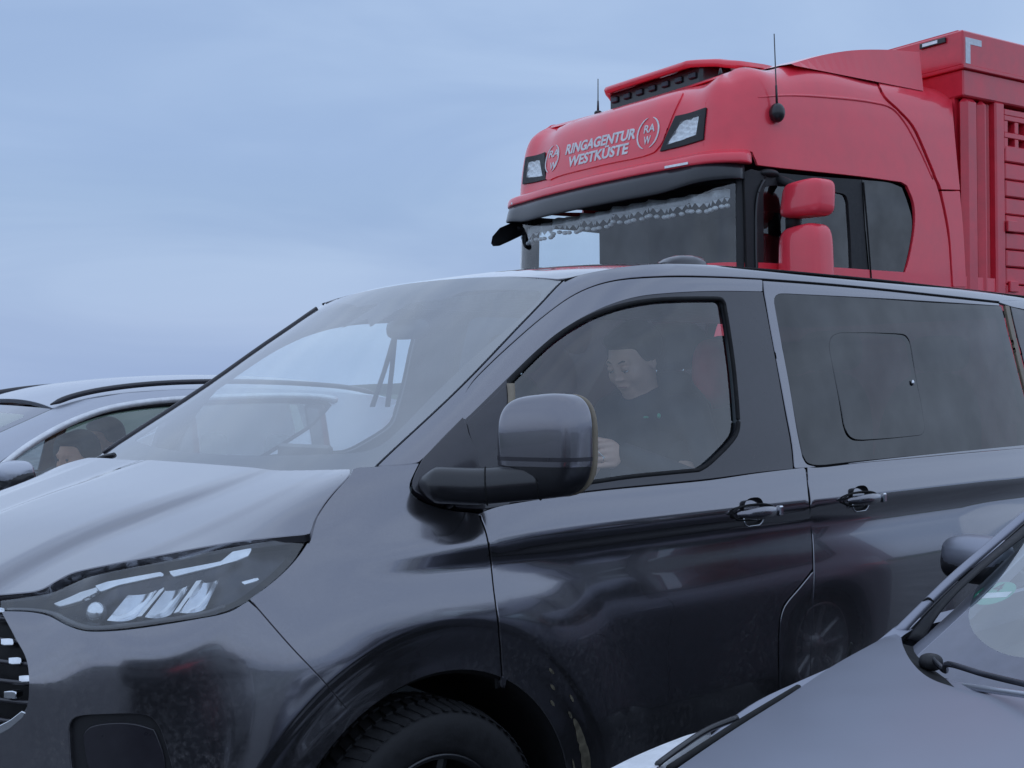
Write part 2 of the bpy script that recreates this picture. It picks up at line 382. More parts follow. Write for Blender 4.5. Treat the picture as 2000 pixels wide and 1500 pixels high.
def tube(name, pts, rad, m, parent, seg=8, closed=False, caps=True, raw=False, squash=1.):
    P = np.array(pts, float); n = len(P); rad = np.broadcast_to(np.asarray(rad, float), (n,))
    V = []; Fc = []; up = np.array([0, 0, 1.])
    for i in range(n):
        t = P[(i+1) % n]-P[i-1] if closed else P[min(i+1, n-1)]-P[max(i-1, 0)]
        t = t/max(np.linalg.norm(t), 1e-9)
        if abs(t@up) > .95: x = np.cross(t, [1., 0, 0])
        else: x = np.cross(t, up)
        x /= np.linalg.norm(x); y = np.cross(x, t)
        for k in range(seg):
            a = 2*math.pi*k/seg; V.append(P[i]+rad[i]*(math.cos(a)*x+squash*math.sin(a)*y))
    for i in range(n if closed else n-1):
        for k in range(seg):
            j = (i+1) % n; Fc.append((i*seg+k, i*seg+(k+1) % seg, j*seg+(k+1) % seg, j*seg+k))
    if caps and not closed: Fc.append(tuple(range(seg))[::-1]); Fc.append(tuple((n-1)*seg+k for k in range(seg)))
    if raw: return V, Fc
    return mesh(name, V, Fc, m, parent, True)
def ftube(name, pts, rad, m, parent, **k): return tube(name, L2(cat_spline(pts) if len(pts) > 2 else pts, ORG), rad if np.isscalar(rad) else rad, m, parent, **k)
def box(name, lo, hi, m, parent, bev=0., R=None):
    lo = np.array(lo, float); hi = np.array(hi, float); c = (lo+hi)/2; h = (hi-lo)/2
    if bev <= 0:
        V = [c+h*np.array(s) for s in [(-1, -1, -1), (1, -1, -1), (1, 1, -1), (-1, 1, -1), (-1, -1, 1), (1, -1, 1), (1, 1, 1), (-1, 1, 1)]]
        Fc = [(0, 3, 2, 1), (4, 5, 6, 7), (0, 1, 5, 4), (1, 2, 6, 5), (2, 3, 7, 6), (3, 0, 4, 7)]
        if R is not None: V = [R(v) for v in V]
        return mesh(name, V, Fc, m, parent)
    b = min(bev, h.min()*.95); V = []
    for sx in (-1, 1):
        for sy in (-1, 1):
            for sz in (-1, 1):
                s = np.array([sx, sy, sz])
                V += [c+s*(h-[0, b, b]), c+s*(h-[b, 0, b]), c+s*(h-[b, b, 0])]
    import bmesh
    bm = bmesh.new(); [bm.verts.new(v) for v in (V if R is None else [R(v) for v in V])]
    bmesh.ops.convex_hull(bm, input=bm.verts); me = bpy.data.meshes.new(name); bm.to_mesh(me); bm.free(); me.materials.append(m)
    o = bpy.data.objects.new(name, me); COL.objects.link(o); o.parent = parent; return o
def fbox(name, lo, hi, m, parent, bev=0.):     # frame coordinates
    lo = np.array(lo, float); hi = np.array(hi, float)
    return box(name, [lo[0]-ORG[0], -(hi[1]-ORG[1]), lo[2]-ORG[2]], [hi[0]-ORG[0], -(lo[1]-ORG[1]), hi[2]-ORG[2]], m, parent, bev)
def ribbon(name, c1, c2, m, parent, bulge=0., nrm=None, rows=5, n=30, thick=0.):
    """strip between two 3D curves (frame coords), bowed outwards"""
    a = resample(c1, 1e9 if False else max(np.linalg.norm(np.diff(np.array(c1, float), axis=0), axis=1).sum()/n, 1e-4))[:n+1]
    b = resample(c2, max(np.linalg.norm(np.diff(np.array(c2, float), axis=0), axis=1).sum()/n, 1e-4))[:n+1]
    k = min(len(a), len(b)); a = a[:k]; b = b[:k]; V = []; Fc = []
    nv = np.array(nrm if nrm is not None else (0, 1, 0), float)
    for i in range(k):
        for j in range(rows+1):
            t = j/rows; V.append(a[i]*(1-t)+b[i]*t+nv*bulge*4*t*(1-t))
    for i in range(k-1):
        for j in range(rows): p = i*(rows+1)+j; Fc.append((p, p+1, p+rows+2, p+rows+1))
    o = mesh(name, L2(V, ORG), Fc, m, parent, True)
    if thick: md = o.modifiers.new('solidify', 'SOLIDIFY'); md.thickness = thick; md.offset = 0
    return o
def poly3(name, pts, m, parent, thick=.004, nrm=None, smooth=False):
    """flat plate from a 3D outline (frame coords) with thickness"""
    P = L2(pts, ORG); n = len(P)
    a = np.cross(P[1]-P[0], P[n//2]-P[0]); a /= np.linalg.norm(a)
    if nrm is not None and a@(np.array(nrm)*[1, -1, 1]) < 0: a = -a
    V = list(P)+list(P-a*thick); c = P.mean(0)
    e1 = P[1]-P[0]; e1 /= np.linalg.norm(e1); e2 = np.cross(a, e1)
    q = [Vector(((p-c)@e1, (p-c)@e2)) for p in P]
    r = delaunay_2d_cdt(q, [(i, (i+1) % n) for i in range(n)], [], 1, 1e-7)
    mpv = [o[0] if o else 0 for o in r[3]]
    Fc = [tuple(mpv[i] for i in f) for f in r[2]]
    Fc = Fc+[tuple(i+n for i in f[::-1]) for f in Fc]+[(i, i+n, (i+1) % n+n, (i+1) % n) for i in range(n)]
    return mesh(name, V, Fc, m, parent, smooth)
def ellips(name, c, r, m, parent, seg=20, rings=12, p=2., fn=None):
    V = []; Fc = []
    sg = lambda x, e: math.copysign(abs(x)**e, x)
    for i in range(rings+1):
        th = math.pi*i/rings
        for j in range(seg):
            ph = 2*math.pi*j/seg; e = 2./p
            v = np.array([sg(math.sin(th), e)*sg(math.cos(ph), e)*r[0], sg(math.sin(th), e)*sg(math.sin(ph), e)*r[1], sg(math.cos(th), e)*r[2]])
            if fn: v = fn(v)
            V.append(np.array(c)+v)
    for i in range(rings):
        for j in range(seg): Fc.append((i*seg+j, (i+1)*seg+j, (i+1)*seg+(j+1) % seg, i*seg+(j+1) % seg))
    return mesh(name, V, Fc, m, parent, True)
def fell(name, c, r, m, parent, **k): return ellips(name, L2(c, ORG)[0], r, m, parent, **k)
def lathe(prof, seg=48):          # profile of (radius, offset along y) about the y axis
    V = []; Fc = []; n = len(prof)
    for k in range(seg):
        a = 2*math.pi*k/seg
        for r, y in prof: V.append((r*math.cos(a), y, r*math.sin(a)))
    for k in range(seg):
        for i in range(n-1): j = (k+1) % seg; Fc.append((k*n+i, k*n+i+1, j*n+i+1, j*n+i))
    return V, Fc

# ================================================================== setting
g = mesh('ground', [(-1500, -1500, 0), (1500, -1500, 0), (1500, 1500, 0), (-1500, 1500, 0)], [(0, 1, 2, 3)], M['grass']); tag(g, 'flat dark field reaching the horizon', kind='structure')
p = mesh('car_park', [(-30, -30, .006), (45, -30, .006), (45, 45, .006), (-30, 45, .006)], [(0, 1, 2, 3)], M['asphalt']); tag(p, 'wet asphalt under the parked vehicles', kind='structure')
# low far woodland along the horizon
V = []; Fc = []; nn = 400
for i in range(nn):
    a = 2*math.pi*i/nn; r = 620+60*math.sin(3*a+1)+25*math.sin(11*a)
    h = 4.0+1.7*math.sin(5*a+.4)+1.2*math.sin(17*a)+.8*random.random()
    for rr, hh in ((r-12, 0), (r-6, h*.7), (r, h), (r+25, h*.9), (r+40, 0)): V.append((rr*math.cos(a), rr*math.sin(a), hh))
for i in range(nn):
    for k in range(4): j = (i+1) % nn; Fc.append((i*5+k, j*5+k, j*5+k+1, i*5+k+1))
tag(mesh('distant_woodland', V, Fc, M['leaf'], smooth=True), 'low dark line of far woods on the horizon', kind='structure')

def wheel(name, parent, c, r=.345, w=.22, rimr=.225, side=1, m_rim='darkalloy', spokes=5, label=None):
    """c in frame coords (hub centre); side=1 outer face towards +w"""
    C0 = L2(c, ORG)[0]; sy = -side
    o = empty(name, C0); o.parent = parent
    h = w/2
    prof = [(rimr-.004, h*.80), (rimr+.006, h*.93), (rimr+.02, h*.97), (rimr+.05, h*1.04), (r-.045, h*1.04), (r-.022, h*.97), (r-.010, h*.86), (r-.004, h*.6), (r-.002, 0), (r-.004, -h*.6), (r-.02, -h*.95), (rimr, -h*.9)]
    V, Fc = lathe([(a, b*sy) for a, b in prof], 96); t = mesh('tyre', V, Fc, M['rubber'], o, True)
    # tread blocks standing proud, shoulder lugs wrap onto the wall
    V = []; Fc = []; nb = 66
    for k in range(nb):
        a0 = 2*math.pi*k/nb; da = 2*math.pi/nb*.62
        for (y0, y1, sk) in ((h*1.0, h*.52, .012), (h*.44, h*.08, -.01), (-h*.02, -h*.42, .01), (-h*.5, -h*.98, -.012)):
            b = len(V)
            for rr in (r-.014, r+.004):
                for (aa, yy) in ((a0, y0), (a0+da, y0), (a0+da+sk*3, y1), (a0+sk*3, y1)):
                    q = rr-(.016 if abs(yy) > h*.9 else 0)*(1 if rr > r-.01 else 0)
                    V.append((q*math.cos(aa), yy*sy, q*math.sin(aa)))
            Fc += [(b, b+1, b+2, b+3), (b+4, b+7, b+6, b+5), (b, b+4, b+5, b+1), (b+1, b+5, b+6, b+2), (b+2, b+6, b+7, b+3), (b+3, b+7, b+4, b)]
    tr = mesh('tread', V, Fc, M['rubber'], o)
    V, Fc = lathe([(a, b*sy) for a, b in [(rimr+.002, h*.80), (rimr, h*.90), (rimr-.012, h*.90), (rimr-.018, h*.72), (rimr-.03, h*.4), (rimr-.035, -h*.7), (rimr-.02, -h*.9)]], 72); mesh('rim', V, Fc, M[m_rim], o, True)
    V, Fc = lathe([(a, b*sy) for a, b in [(0, h*.25), (rimr-.03, h*.1), (rimr-.035, h*.0)]], 40); mesh('brake_disc', V, Fc, M['blackm'], o, True)
    V, Fc = lathe([(a, b*sy) for a, b in [(0, h*.80), (.028, h*.80), (.034, h*.76), (.06, h*.62), (.065, h*.3)]], 32); mesh('hub_cap', V, Fc, M[m_rim], o, True)
    first = None
    for k in range(spokes):
        a = 2*math.pi*k/spokes+math.pi/2
        for dd in (-1, 1):
            V = []
            for t_ in (0, .5, 1):
                rr = .045+t_*(rimr-.062); half = .011+.004*t_; off = dd*(.016+.034*t_)
                yy = h*(.62+.16*t_)
                for (q, y) in ((-half, yy-.012), (-half*.4, yy), (half*.4, yy), (half, yy-.012), (half, yy-.03), (-half, yy-.03)):
                    x = rr; z_ = off+q; V.append((x*math.cos(a)-z_*math.sin(a), y*sy, x*math.sin(a)+z_*math.cos(a)))
            Fc = []
            for s_ in range(2):
                for q in range(6): b = s_*6; Fc.append((b+q, b+(q+1) % 6, b+6+(q+1) % 6, b+6+q))
            mesh('spoke', V, Fc, M[m_rim], o)
    return o

# ================================================================== people (one smooth implicit surface each)
def surfnet(F, lo, h, keep=None):
    nx, ny, nz = F.shape; s = F < 0
    c = np.zeros((nx-1, ny-1, nz-1), int)
    for dx in (0, 1):
        for dy in (0, 1):
            for dz in (0, 1): c += s[dx:nx-1+dx, dy:ny-1+dy, dz:nz-1+dz]
    act = (c > 0) & (c < 8); idx = -np.ones(act.shape, int); I = np.argwhere(act); idx[act] = np.arange(len(I))
    acc = np.zeros((len(I), 3)); cnt = np.zeros(len(I))
    cor = [(dx, dy, dz) for dx in (0, 1) for dy in (0, 1) for dz in (0, 1)]
    for a in cor:
        for b in cor:
            if sum(abs(x-y) for x, y in zip(a, b)) == 1 and a < b:
                A = F[I[:, 0]+a[0], I[:, 1]+a[1], I[:, 2]+a[2]]; B = F[I[:, 0]+b[0], I[:, 1]+b[1], I[:, 2]+b[2]]
                k = (A < 0) != (B < 0); t = np.where(k, A/np.where(k, A-B, 1), 0)
                p = np.array(a)+t[:, None]*(np.array(b)-np.array(a)); acc[k] += p[k]; cnt[k] += 1
    V = lo+(I+acc/np.maximum(cnt, 1)[:, None])*h; Fc = []
    for ax in range(3):
        o1, o2 = [(1, 2), (2, 0), (0, 1)][ax]
        sl = [slice(0, n) for n in F.shape]; a = [slice(None)]*3; b = [slice(None)]*3; a[ax] = slice(0, -1); b[ax] = slice(1, None)
        E = s[tuple(a)] != s[tuple(b)]; Q = np.argwhere(E); inside = s[tuple(a)][E]
        ok = (Q[:, o1] > 0) & (Q[:, o2] > 0) & (Q[:, o1] < F.shape[o1]-1) & (Q[:, o2] < F.shape[o2]-1); Q = Q[ok]; inside = inside[ok]
        def g(d1, d2): R = Q.copy(); R[:, o1] -= d1; R[:, o2] -= d2; return idx[R[:, 0], R[:, 1], R[:, 2]]
        q = np.stack([g(1, 1), g(0, 1), g(0, 0), g(1, 0)], 1); q[~inside] = q[~inside][:, ::-1]; Fc.append(q)
    return V, np.vstack(Fc)
def smin(a, b, k):
    h = np.clip(.5+.5*(b-a)/k, 0, 1); return b*(1-h)+a*h-k*h*(1-h)
def smax(a, b, k): return -smin(-a, -b, k)
def implicit(prims, h=.007, pad=.05):
    P = []
    for q in prims:
        if q[0] == 'cap': P += [np.array(q[1])-max(q[3], q[4]), np.array(q[1])+max(q[3], q[4]), np.array(q[2])-max(q[3], q[4]), np.array(q[2])+max(q[3], q[4])]
        elif q[0] == 'ell': P += [np.array(q[1])-max(q[2]), np.array(q[1])+max(q[2])]
    lo = np.min(P, 0)-pad*.4; hi = np.max(P, 0)+pad*.4
    n = np.ceil((hi-lo)/h).astype(int)+1
    X = lo[0]+h*np.arange(n[0]); Y = lo[1]+h*np.arange(n[1]); Z = lo[2]+h*np.arange(n[2])
    F = np.full(n, .2)
    def blk(a, b):
        i0 = np.clip(((a-lo)/h).astype(int), 0, n-2); i1 = np.clip(((b-lo)/h).astype(int)+2, 2, n)
        sl = tuple(slice(p, q) for p, q in zip(i0, i1)); return sl, np.meshgrid(X[sl[0]], Y[sl[1]], Z[sl[2]], indexing='ij')
    for q in prims:
        k = q[-1]
        if q[0] == 'cap':
            A, B, r1, r2 = np.array(q[1], float), np.array(q[2], float), q[3], q[4]; m = max(r1, r2)+k+.03
            sl, (x, y, z) = blk(np.minimum(A, B)-m, np.maximum(A, B)+m); d = B-A
            t = np.clip(((x-A[0])*d[0]+(y-A[1])*d[1]+(z-A[2])*d[2])/max(d@d, 1e-9), 0, 1)
            D = np.sqrt((x-A[0]-t*d[0])**2+(y-A[1]-t*d[1])**2+(z-A[2]-t*d[2])**2)-(r1+(r2-r1)*t)
        else:
            C_, R_ = np.array(q[1], float), np.array(q[2], float); m = max(R_)+abs(k)+.03
            sl, (x, y, z) = blk(C_-m, C_+m); M3 = q[3]
            dx, dy, dz = x-C_[0], y-C_[1], z-C_[2]
            if M3 is not None:
                a = M3[0, 0]*dx+M3[1, 0]*dy+M3[2, 0]*dz; b = M3[0, 1]*dx+M3[1, 1]*dy+M3[2, 1]*dz; c = M3[0, 2]*dx+M3[1, 2]*dy+M3[2, 2]*dz
            else: a, b, c = dx, dy, dz
            k0 = np.sqrt((a/R_[0])**2+(b/R_[1])**2+(c/R_[2])**2); k1 = np.sqrt((a/R_[0]**2)**2+(b/R_[1]**2)**2+(c/R_[2]**2)**2)
            D = k0*(k0-1)/np.maximum(k1, 1e-6)
        if q[0] == 'ell' and len(q) > 5 and q[4] == 'sub': F[sl] = smax(F[sl], -D, k)
        else: F[sl] = smin(F[sl], D, k)
    return surfnet(F, lo, h)
def head_prims(c, Rm, s=1.0):
    """c centre of skull, Rm 3x3 head axes (columns x=face forward, y=left, z=up)"""
    c = np.array(c, float); Q = lambda x, y, z: c+Rm@(np.array([x, y, z])*s)
    E = lambda p, r, k, *a: ('ell', Q(*p), np.array(r)*s, Rm, *a, k)
    return [E((-.01, 0, .02), (.098, .077, .095), .001), E((.022, 0, -.035), (.068, .058, .082), .03), E((.052, 0, -.093), (.026, .030, .022), .025),
            E((.03, .045, -.07), (.03, .016, .03), .02), E((.03, -.045, -.07), (.03, .016, .03), .02),
            E((.083, 0, .022), (.012, .05, .012), .018), E((.096, 0, -.012), (.012, .010, .026), .012), E((.104, 0, -.034), (.010, .0075, .008), .008),
            E((.097, .011, -.037), (.007, .006, .005), .006), E((.097, -.011, -.037), (.007, .006, .005), .006),
            E((.099, .032, .001), (.015, .017, .011), .010, 'sub'), E((.099, -.032, .001), (.015, .017, .011), .010, 'sub'),
            E((.080, .031, .001), (.013, .013, .012), .004), E((.080, -.031, .001), (.013, .013, .012), .004),
            E((.062, .044, -.034), (.02, .016, .020), .03), E((.062, -.044, -.034), (.02, .016, .020), .03),
            E((.084, 0, -.0645), (.010, .024, .011), .012),
            E((-.008, .078, -.008), (.018, .008, .030), .006), E((-.008, -.078, -.008), (.018, .008, .030), .006),
            E((-.004, .086, -.008), (.009, .006, .016), .004, 'sub'), E((-.004, -.086, -.008), (.009, .006, .016), .004, 'sub')], Q
def axes(yaw, pitch, roll=0.):
    """face direction: yaw about z from frame +x(local), pitch down positive"""
    cy, sy, cp, sp = math.cos(yaw), math.sin(yaw), math.cos(pitch), math.sin(pitch)
    x = np.array([cy*cp, sy*cp, -sp]); y = np.array([-sy, cy, 0]); z = np.cross(x, y)
    if roll: cr_, sr = math.cos(roll), math.sin(roll); y, z = y*cr_+z*sr, z*cr_-y*sr
    return np.stack([x, y, z], 1)

# ================================================================== the grey passenger van
VF = Frame((-.8506, 3.7716, 0), math.radians(47.25))
ORG = (0, 0, 0)
ZL = np.array([.18, .3, .45, .6, .75, .84, .88, .93, .97, 1.0, 1.04, 1.08, 1.14, 1.20, 1.26, 1.32])
PR = {'nose': [.10, .04, .01, .0, .0, .0, .012, .035, .06, .085, .13, .185, .29, .42, .56, .7],
      'corner': [.10, .03, .0, .0, .0, .0, .002, .012, .027, .045, .075, .11, .17, .25, .33, .42],
      'f7': [.08, .02, .0, .0, .0, .0, .0, .004, .012, .020, .034, .052, .085, .14, .21, .3],
      'f8': [.06, .02, 0, 0, 0, 0, .002, .004, .008, .014, .022, .030, .062, .11, .17, .25],
      'f9': [.05, .015, 0, 0, 0, .002, .003, .006, .012, .018, .024, .012, .038, .075, .12, .19],
      'f10': [.05, .015, .002, .0, .0, .003, .006, .012, .020, .026, .029, .006, .024, .05, .07, .10],
      'door': [.05, .015, .003, .0, .0, .002, .007, .015, .023, .029, .031, .006, .022, .048, .062, .078]}
ST = [(-.97, 0, 'nose'), (-.958, .25, 'nose'), (-.915, .48, 'nose'), (-.853, .62, 'nose'), (-.775, .74, 'corner'), (-.665, .835, 'corner'), (-.54, .905, 'f7'), (-.4, .95, 'f7'), (-.25, .973, 'f8'), (0, .987, 'f9'), (.3, .99, 'f10'), (.7, .99, 'door'), (1.5, .99, 'door'), (2.5, .99, 'door'), (3.5, .985, 'door'), (4.05, .94, 'door')]
_p = np.array([(a, b) for a, b, _ in ST]); _s = np.r_[0, np.cumsum(np.linalg.norm(np.diff(_p, axis=0), axis=1))]
PLU = Spl(np.r_[-_s[2], -_s[1], _s], np.vstack([[_p[2][0], -_p[2][1]], [_p[1][0], -_p[1][1]], _p]))
def spl_ev(sp, x):
    k, a, b, h, ex = sp.w(x); C, Mm = sp.C, sp.M
    ex_ = lambda v: v.reshape(-1, *([1]*(C.ndim-1)))
    a, b, h, ex = map(ex_, (a, b, h, ex))
    val = a*C[k]+b*C[k+1]+((a**3-a)*Mm[k]+(b**3-b)*Mm[k+1])*h*h/6
    der = (C[k+1]-C[k])/h+(-(3*a*a-1)*Mm[k]+(3*b*b-1)*Mm[k+1])*h/6
    return val+ex*der
_zd = np.linspace(.1, 1.36, 127)
_D = np.array([pchip(ZL, PR[c], _zd) for _, _, c in ST])
ker = np.array([1, 2, 3, 2, 1.])/9
_D = np.array([np.convolve(np.pad(r, 2, mode='edge'), ker, 'valid') for r in _D])
DS = Spl(np.r_[-_s[2], -_s[1], _s], np.vstack([_D[2:3], _D[1:2], _D]))
def F_side(s, z):
    s = np.asarray(s, float); z = np.asarray(z, float)
    P = spl_ev(PLU, s); T = spl_ev(PLU, s+.01)-spl_ev(PLU, s-.01); T /= np.linalg.norm(T, axis=1)[:, None]
    Nn = np.stack([-T[:, 1], T[:, 0]], 1)
    rows = spl_ev(DS, s); x = (np.clip(z, .1, 1.36)-.1)/.01; i = np.clip(x.astype(int), 1, 124); t = x-i
    r = np.arange(len(s)); p0, p1, p2, p3 = rows[r, i-1], rows[r, i], rows[r, i+1], rows[r, np.minimum(i+2, 126)]
    d = .5*(2*p1+(p2-p0)*t+(2*p0-5*p1+4*p2-p3)*t*t+(3*p1-p0-3*p2+p3)*t**3)
    u = P[:, 0]
    rr = np.hypot(u-.0, z-.35)
    def flare(rr): return .026*(1-sstep(.56, .80, rr))*sstep(.535, .572, rr)+(1-sstep(.535, .572, rr))*(.008+.010*sstep(.47, .54, rr))
    up = sstep(.25, .6, z-.0)
    side = np.where(P[:, 1] > .5, 1., 0.)*sstep(-.8, -.55, u)
    bul = flare(rr)*side*(.35+.65*up)
    # rear arch
    rr2 = np.hypot(u-3.1, z-.35); bul = bul+flare(rr2)*sstep(2.2, 2.4, u)*.6
    d = d-bul
    # (crease along the shoulder fades on the fender)
    return np.stack([P[:, 0]-Nn[:, 0]*d, P[:, 1]-Nn[:, 1]*d, z], 1)
FS = Surf(F_side, (.3, 6.0), (.2, 1.33), 220, 130, VF); FS.sgn = -1
FS.front = ((FS.normal(FS.G)*(VF.cam-FS.P)).sum(1) > 0)
# greenhouse side
ZU = np.array([1.12, 1.2, 1.26, 1.35, 1.5, 1.65, 1.75, 1.80, 1.84, 1.865, 1.885, 1.90])
WD = np.array([.966, .941, .927, .908, .874, .840, .813, .800, .786, .770, .745, .70])
UF = np.array([-.26, -.14, -.06, .08, .32, .54, .69, .765, .84, .90, .97, 1.04])
GA = np.array([-.1, 0, .03, .08, .16, .3, .5, .8, 6]); GG = np.array([.40, .158, .108, .066, .035, .012, .003, 0, 0])
def F_up(a, z):
    a = np.asarray(a, float); z = np.asarray(z, float)
    g = pchip(GA, GG, a); wd = spl_ev(Spl(ZU, WD[:, None]), z)[:, 0]; uf = spl_ev(Spl(ZU, UF[:, None]), z)[:, 0]
    rear = .05*sstep(3.0, 4.2, a+uf)
    return np.stack([uf+a, wd-g-rear, z], 1)
US = Surf(F_up, (-.03, 4.2), (1.13, 1.895), 240, 100, VF); US.sgn = -1; US.front = ((US.normal(US.G)*(VF.cam-US.P)).sum(1) > 0)
# bonnet
HU = [-1.05, -1.0, -.95, -.9, -.85, -.8, -.7, -.6, -.5, -.4, -.3, -.2, -.1, 0, .1]
HZ = [.84, .90, .948, .985, 1.016, 1.045, 1.092, 1.131, 1.162, 1.189, 1.213, 1.237, 1.262, 1.287, 1.31]
HW = [0, .12, .22, .28, .34, .40, .46, .55, .64, .70, .76, .82, .88, .94, 1.0]
HD = [0, .0004, .0012, .002, .008, .023, .0265, .027, .0275, .033, .037, .042, .054, .085, .125]
_hz = Spl(HU, np.array(HZ)[:, None])
def F_hood(u, w):
    u = np.asarray(u, float); w = np.asarray(w, float); aw = np.abs(w)
    shift = .05*sstep(-.1, -.9, u)          # the power-dome shoulders draw together towards the grille
    d = pchip(HW, HD, np.clip(aw+shift*sstep(0, .3, aw)*(1-sstep(.5, .75, aw)), 0, 1.2))
    d = d*(.10+.90*sstep(.02, -.52, u))
    z = spl_ev(_hz, u)[:, 0]-d+.016*sstep(.3, .8, w)*sstep(-.5, -.1, u)
    z = z-.020*np.exp(-((u+.305)/.11)**2-((aw-.91)/.08)**2)+.009*np.exp(-((u+.13)/.10)**2-((w-.82)/.12)**2)
    return np.stack([u, w, z], 1)
HCOR = None
HS = Surf(F_hood, (-1.0, .05), (-.95, .98), 120, 160, VF); HS.sgn = 1; HS.front = ((HS.normal(HS.G)*(VF.cam-HS.P)).sum(1) > 0)
# windscreen  a = across (-1..1), b = height
def F_ws(a, b):
    a = np.asarray(a, float); b = np.asarray(b, float)
    wd = spl_ev(Spl(ZU, WD[:, None]), b)[:, 0]-.158; uf = spl_ev(Spl(ZU, UF[:, None]), b)[:, 0]
    t = np.clip((b-1.2)/.6, -.3, 1.1); bow = .035; cr = .045*t
    q = 1-np.abs(a)**2.2
    return np.stack([uf-bow*q+.02*t*q, a*wd, b+cr*q], 1)
WS = Surf(F_ws, (-1, 1), (1.15, 1.82), 120, 80, VF); WS.sgn = -1; WS.front = ((WS.normal(WS.G)*(VF.cam-WS.P)).sum(1) > 0)
# roof  a = u, b = across (-1..1)
RE_U = [.70, .78, .85, .95, 1.1, 1.3, 1.6, 2.2, 4.0]; RE_W = [.62, .645, .67, .70, .722, .735, .74, .74, .71]; RE_Z = [1.795, 1.812, 1.830, 1.850, 1.868, 1.880, 1.888, 1.892, 1.885]
RC_Z = [1.835, 1.850, 1.862, 1.880, 1.902, 1.920, 1.936, 1.95, 1.955]
_rs = Spl(RE_U, np.stack([RE_W, RE_Z, RC_Z], 1))
def F_roof(u, q):
    u = np.asarray(u, float); q = np.asarray(q, float); e = spl_ev(_rs, u)
    return np.stack([u+.0*q, q*e[:, 0], e[:, 1]+(e[:, 2]-e[:, 1])*(1-np.abs(q)**2.4)], 1)
RS = Surf(F_roof, (.72, 4.0), (-1, 1), 120, 80, VF); RS.sgn = 1; RS.front = ((RS.normal(RS.G)*(VF.cam-RS.P)).sum(1) > 0)

van = empty('passenger_van', VF.world([[0, 0, 0]])[0], VF.rz, 'dark grey passenger van with a woman at the wheel, before the red truck', 'van')
PV = M['van']
# ---- traced edges (photograph pixels laid on the surfaces)
hood_front = [(-25, 1164), (30, 1160), (80, 1153), (112, 1135), (140, 1121), (170, 1113), (300, 1088), (450, 1061), (603, 1043)]
hood_gap = [(604, 1042), (612, 1018), (630, 988), (655, 958), (675, 938), (682, 928), (684, 919)]
hfF = FS.ev(FS.inv(cat_spline(hood_front, n=5))); hgF = FS.ev(FS.inv(cat_spline(hood_gap, n=4)))
hf = HS.inv(cat_spline(hood_front, n=5)); hg = HS.inv(cat_spline(hood_gap, n=4))
print('bonnet edge', np.abs(VF.project(HS.ev(hf))[0]-cat_spline(hood_front, n=5)).max(), np.abs(VF.project(HS.ev(hg))[0]-cat_spline(hood_gap, n=4)).max())
c0 = hf[0]; ctr = np.array([(-.915-.0*k, w) for k, w in enumerate(np.linspace(.0, c0[1]-.05, 5))]); ctr[:, 0] = -.915+(c0[0]+.915)*(ctr[:, 1]/max(c0[1], .1))**2
half = np.vstack([ctr, hf, hg]); rearc = [(-.098+.0*w, w) for w in np.linspace(hg[-1][1]-.04, -hg[-1][1]+.04, 24)]
ol = np.vstack([half, rearc, (half*[1, -1])[::-1][:-1]])
panel('bonnet', HS, ol, PV, van, sp=.02, depth=.02, off=.003)
# ---- lower body
head_out = [[(2, 1174), (60, 1166), (100, 1159), (135, 1144), (165, 1131), (200, 1121), (300, 1101), (450, 1071), (597, 1047)], [(594, 1060), (575, 1092), (545, 1125), (510, 1154), (480, 1176), (452, 1190), (425, 1199)], [(410, 1203), (320, 1217), (240, 1228), (190, 1231), (160, 1229), (130, 1218), (95, 1199), (60, 1192), (2, 1191)]]
hl = TR(FS, *head_out)
arch_t = np.linspace(math.radians(187), math.radians(-8), 40)
s_of_u = lambda u: np.interp(u, PLU.C[2:, 0], PLU.X[2:])
archp = np.array([(s_of_u(.445*math.cos(t)), .35+.445*math.sin(t)) for t in arch_t])
seam = FS.inv(cat_spline([(487, 1172), (565, 1262), (630, 1331), (681, 1392)], n=5))
ia = np.argmin(np.linalg.norm(archp-seam[-1], axis=1)); dg = FS.inv(cat_spline([(936, 1003), (950, 1040), (958, 1085), (965, 1150), (975, 1230), (983, 1345)], n=5))
ib = np.argmin(np.linalg.norm(archp-dg[-1], axis=1))
gp = .0045
xa = np.array([(s_of_u(r_*math.cos(t)), .35+r_*math.sin(t)) for r_ in (.462, .478, .494, .51, .525, .535, .543, .550, .557, .564, .572, .582, .60, .62) for t in np.arange(0, math.pi, .024)])
grille_e = FS.inv(cat_spline([(3, 1194), (30, 1245), (52, 1288), (57, 1340), (50, 1388), (30, 1402), (-10, 1425)], n=4))
hb = [(416, 1205), (320, 1221), (240, 1232), (190, 1235), (160, 1233), (128, 1222), (93, 1203), (60, 1196), (3, 1194)]
fog = TR(FS, [(133, 1424), (137, 1408), (150, 1399), (210, 1394), (275, 1394), (295, 1400), (312, 1420), (325, 1455), (337, 1500), (346, 1545)], [(346, 1545), (240, 1565), (150, 1560)], [(150, 1560), (138, 1500), (133, 1424)])
bump = np.vstack([FS.inv(cat_spline([(485, 1175), (455, 1194), (430, 1202)], n=3)), FS.inv(cat_spline(hb, n=4)), grille_e, [(.25, .62), (0, .61), (0, .3), (0, .2)], [(.3, .2), (.7, .2), (1.0, .22), (archp[0][0]-.0, .24)], archp[:ia+1], seam[::-1][1:-1]])
bump[:, 0] = np.where(np.arange(len(bump)) >= 0, bump[:, 0], 0)
panel('front_bumper', FS, bump, PV, van, holes=[fog], sp=.028, depth=.02, extra=xa)
panel('front_bumper', FS, bump, PV, van, holes=[fog], sp=.045, depth=.02, mirror=True)
panel('fog_lamp_insert', FS, fog, M['blackm'], van, off=-.012, depth=.0, sp=.04)
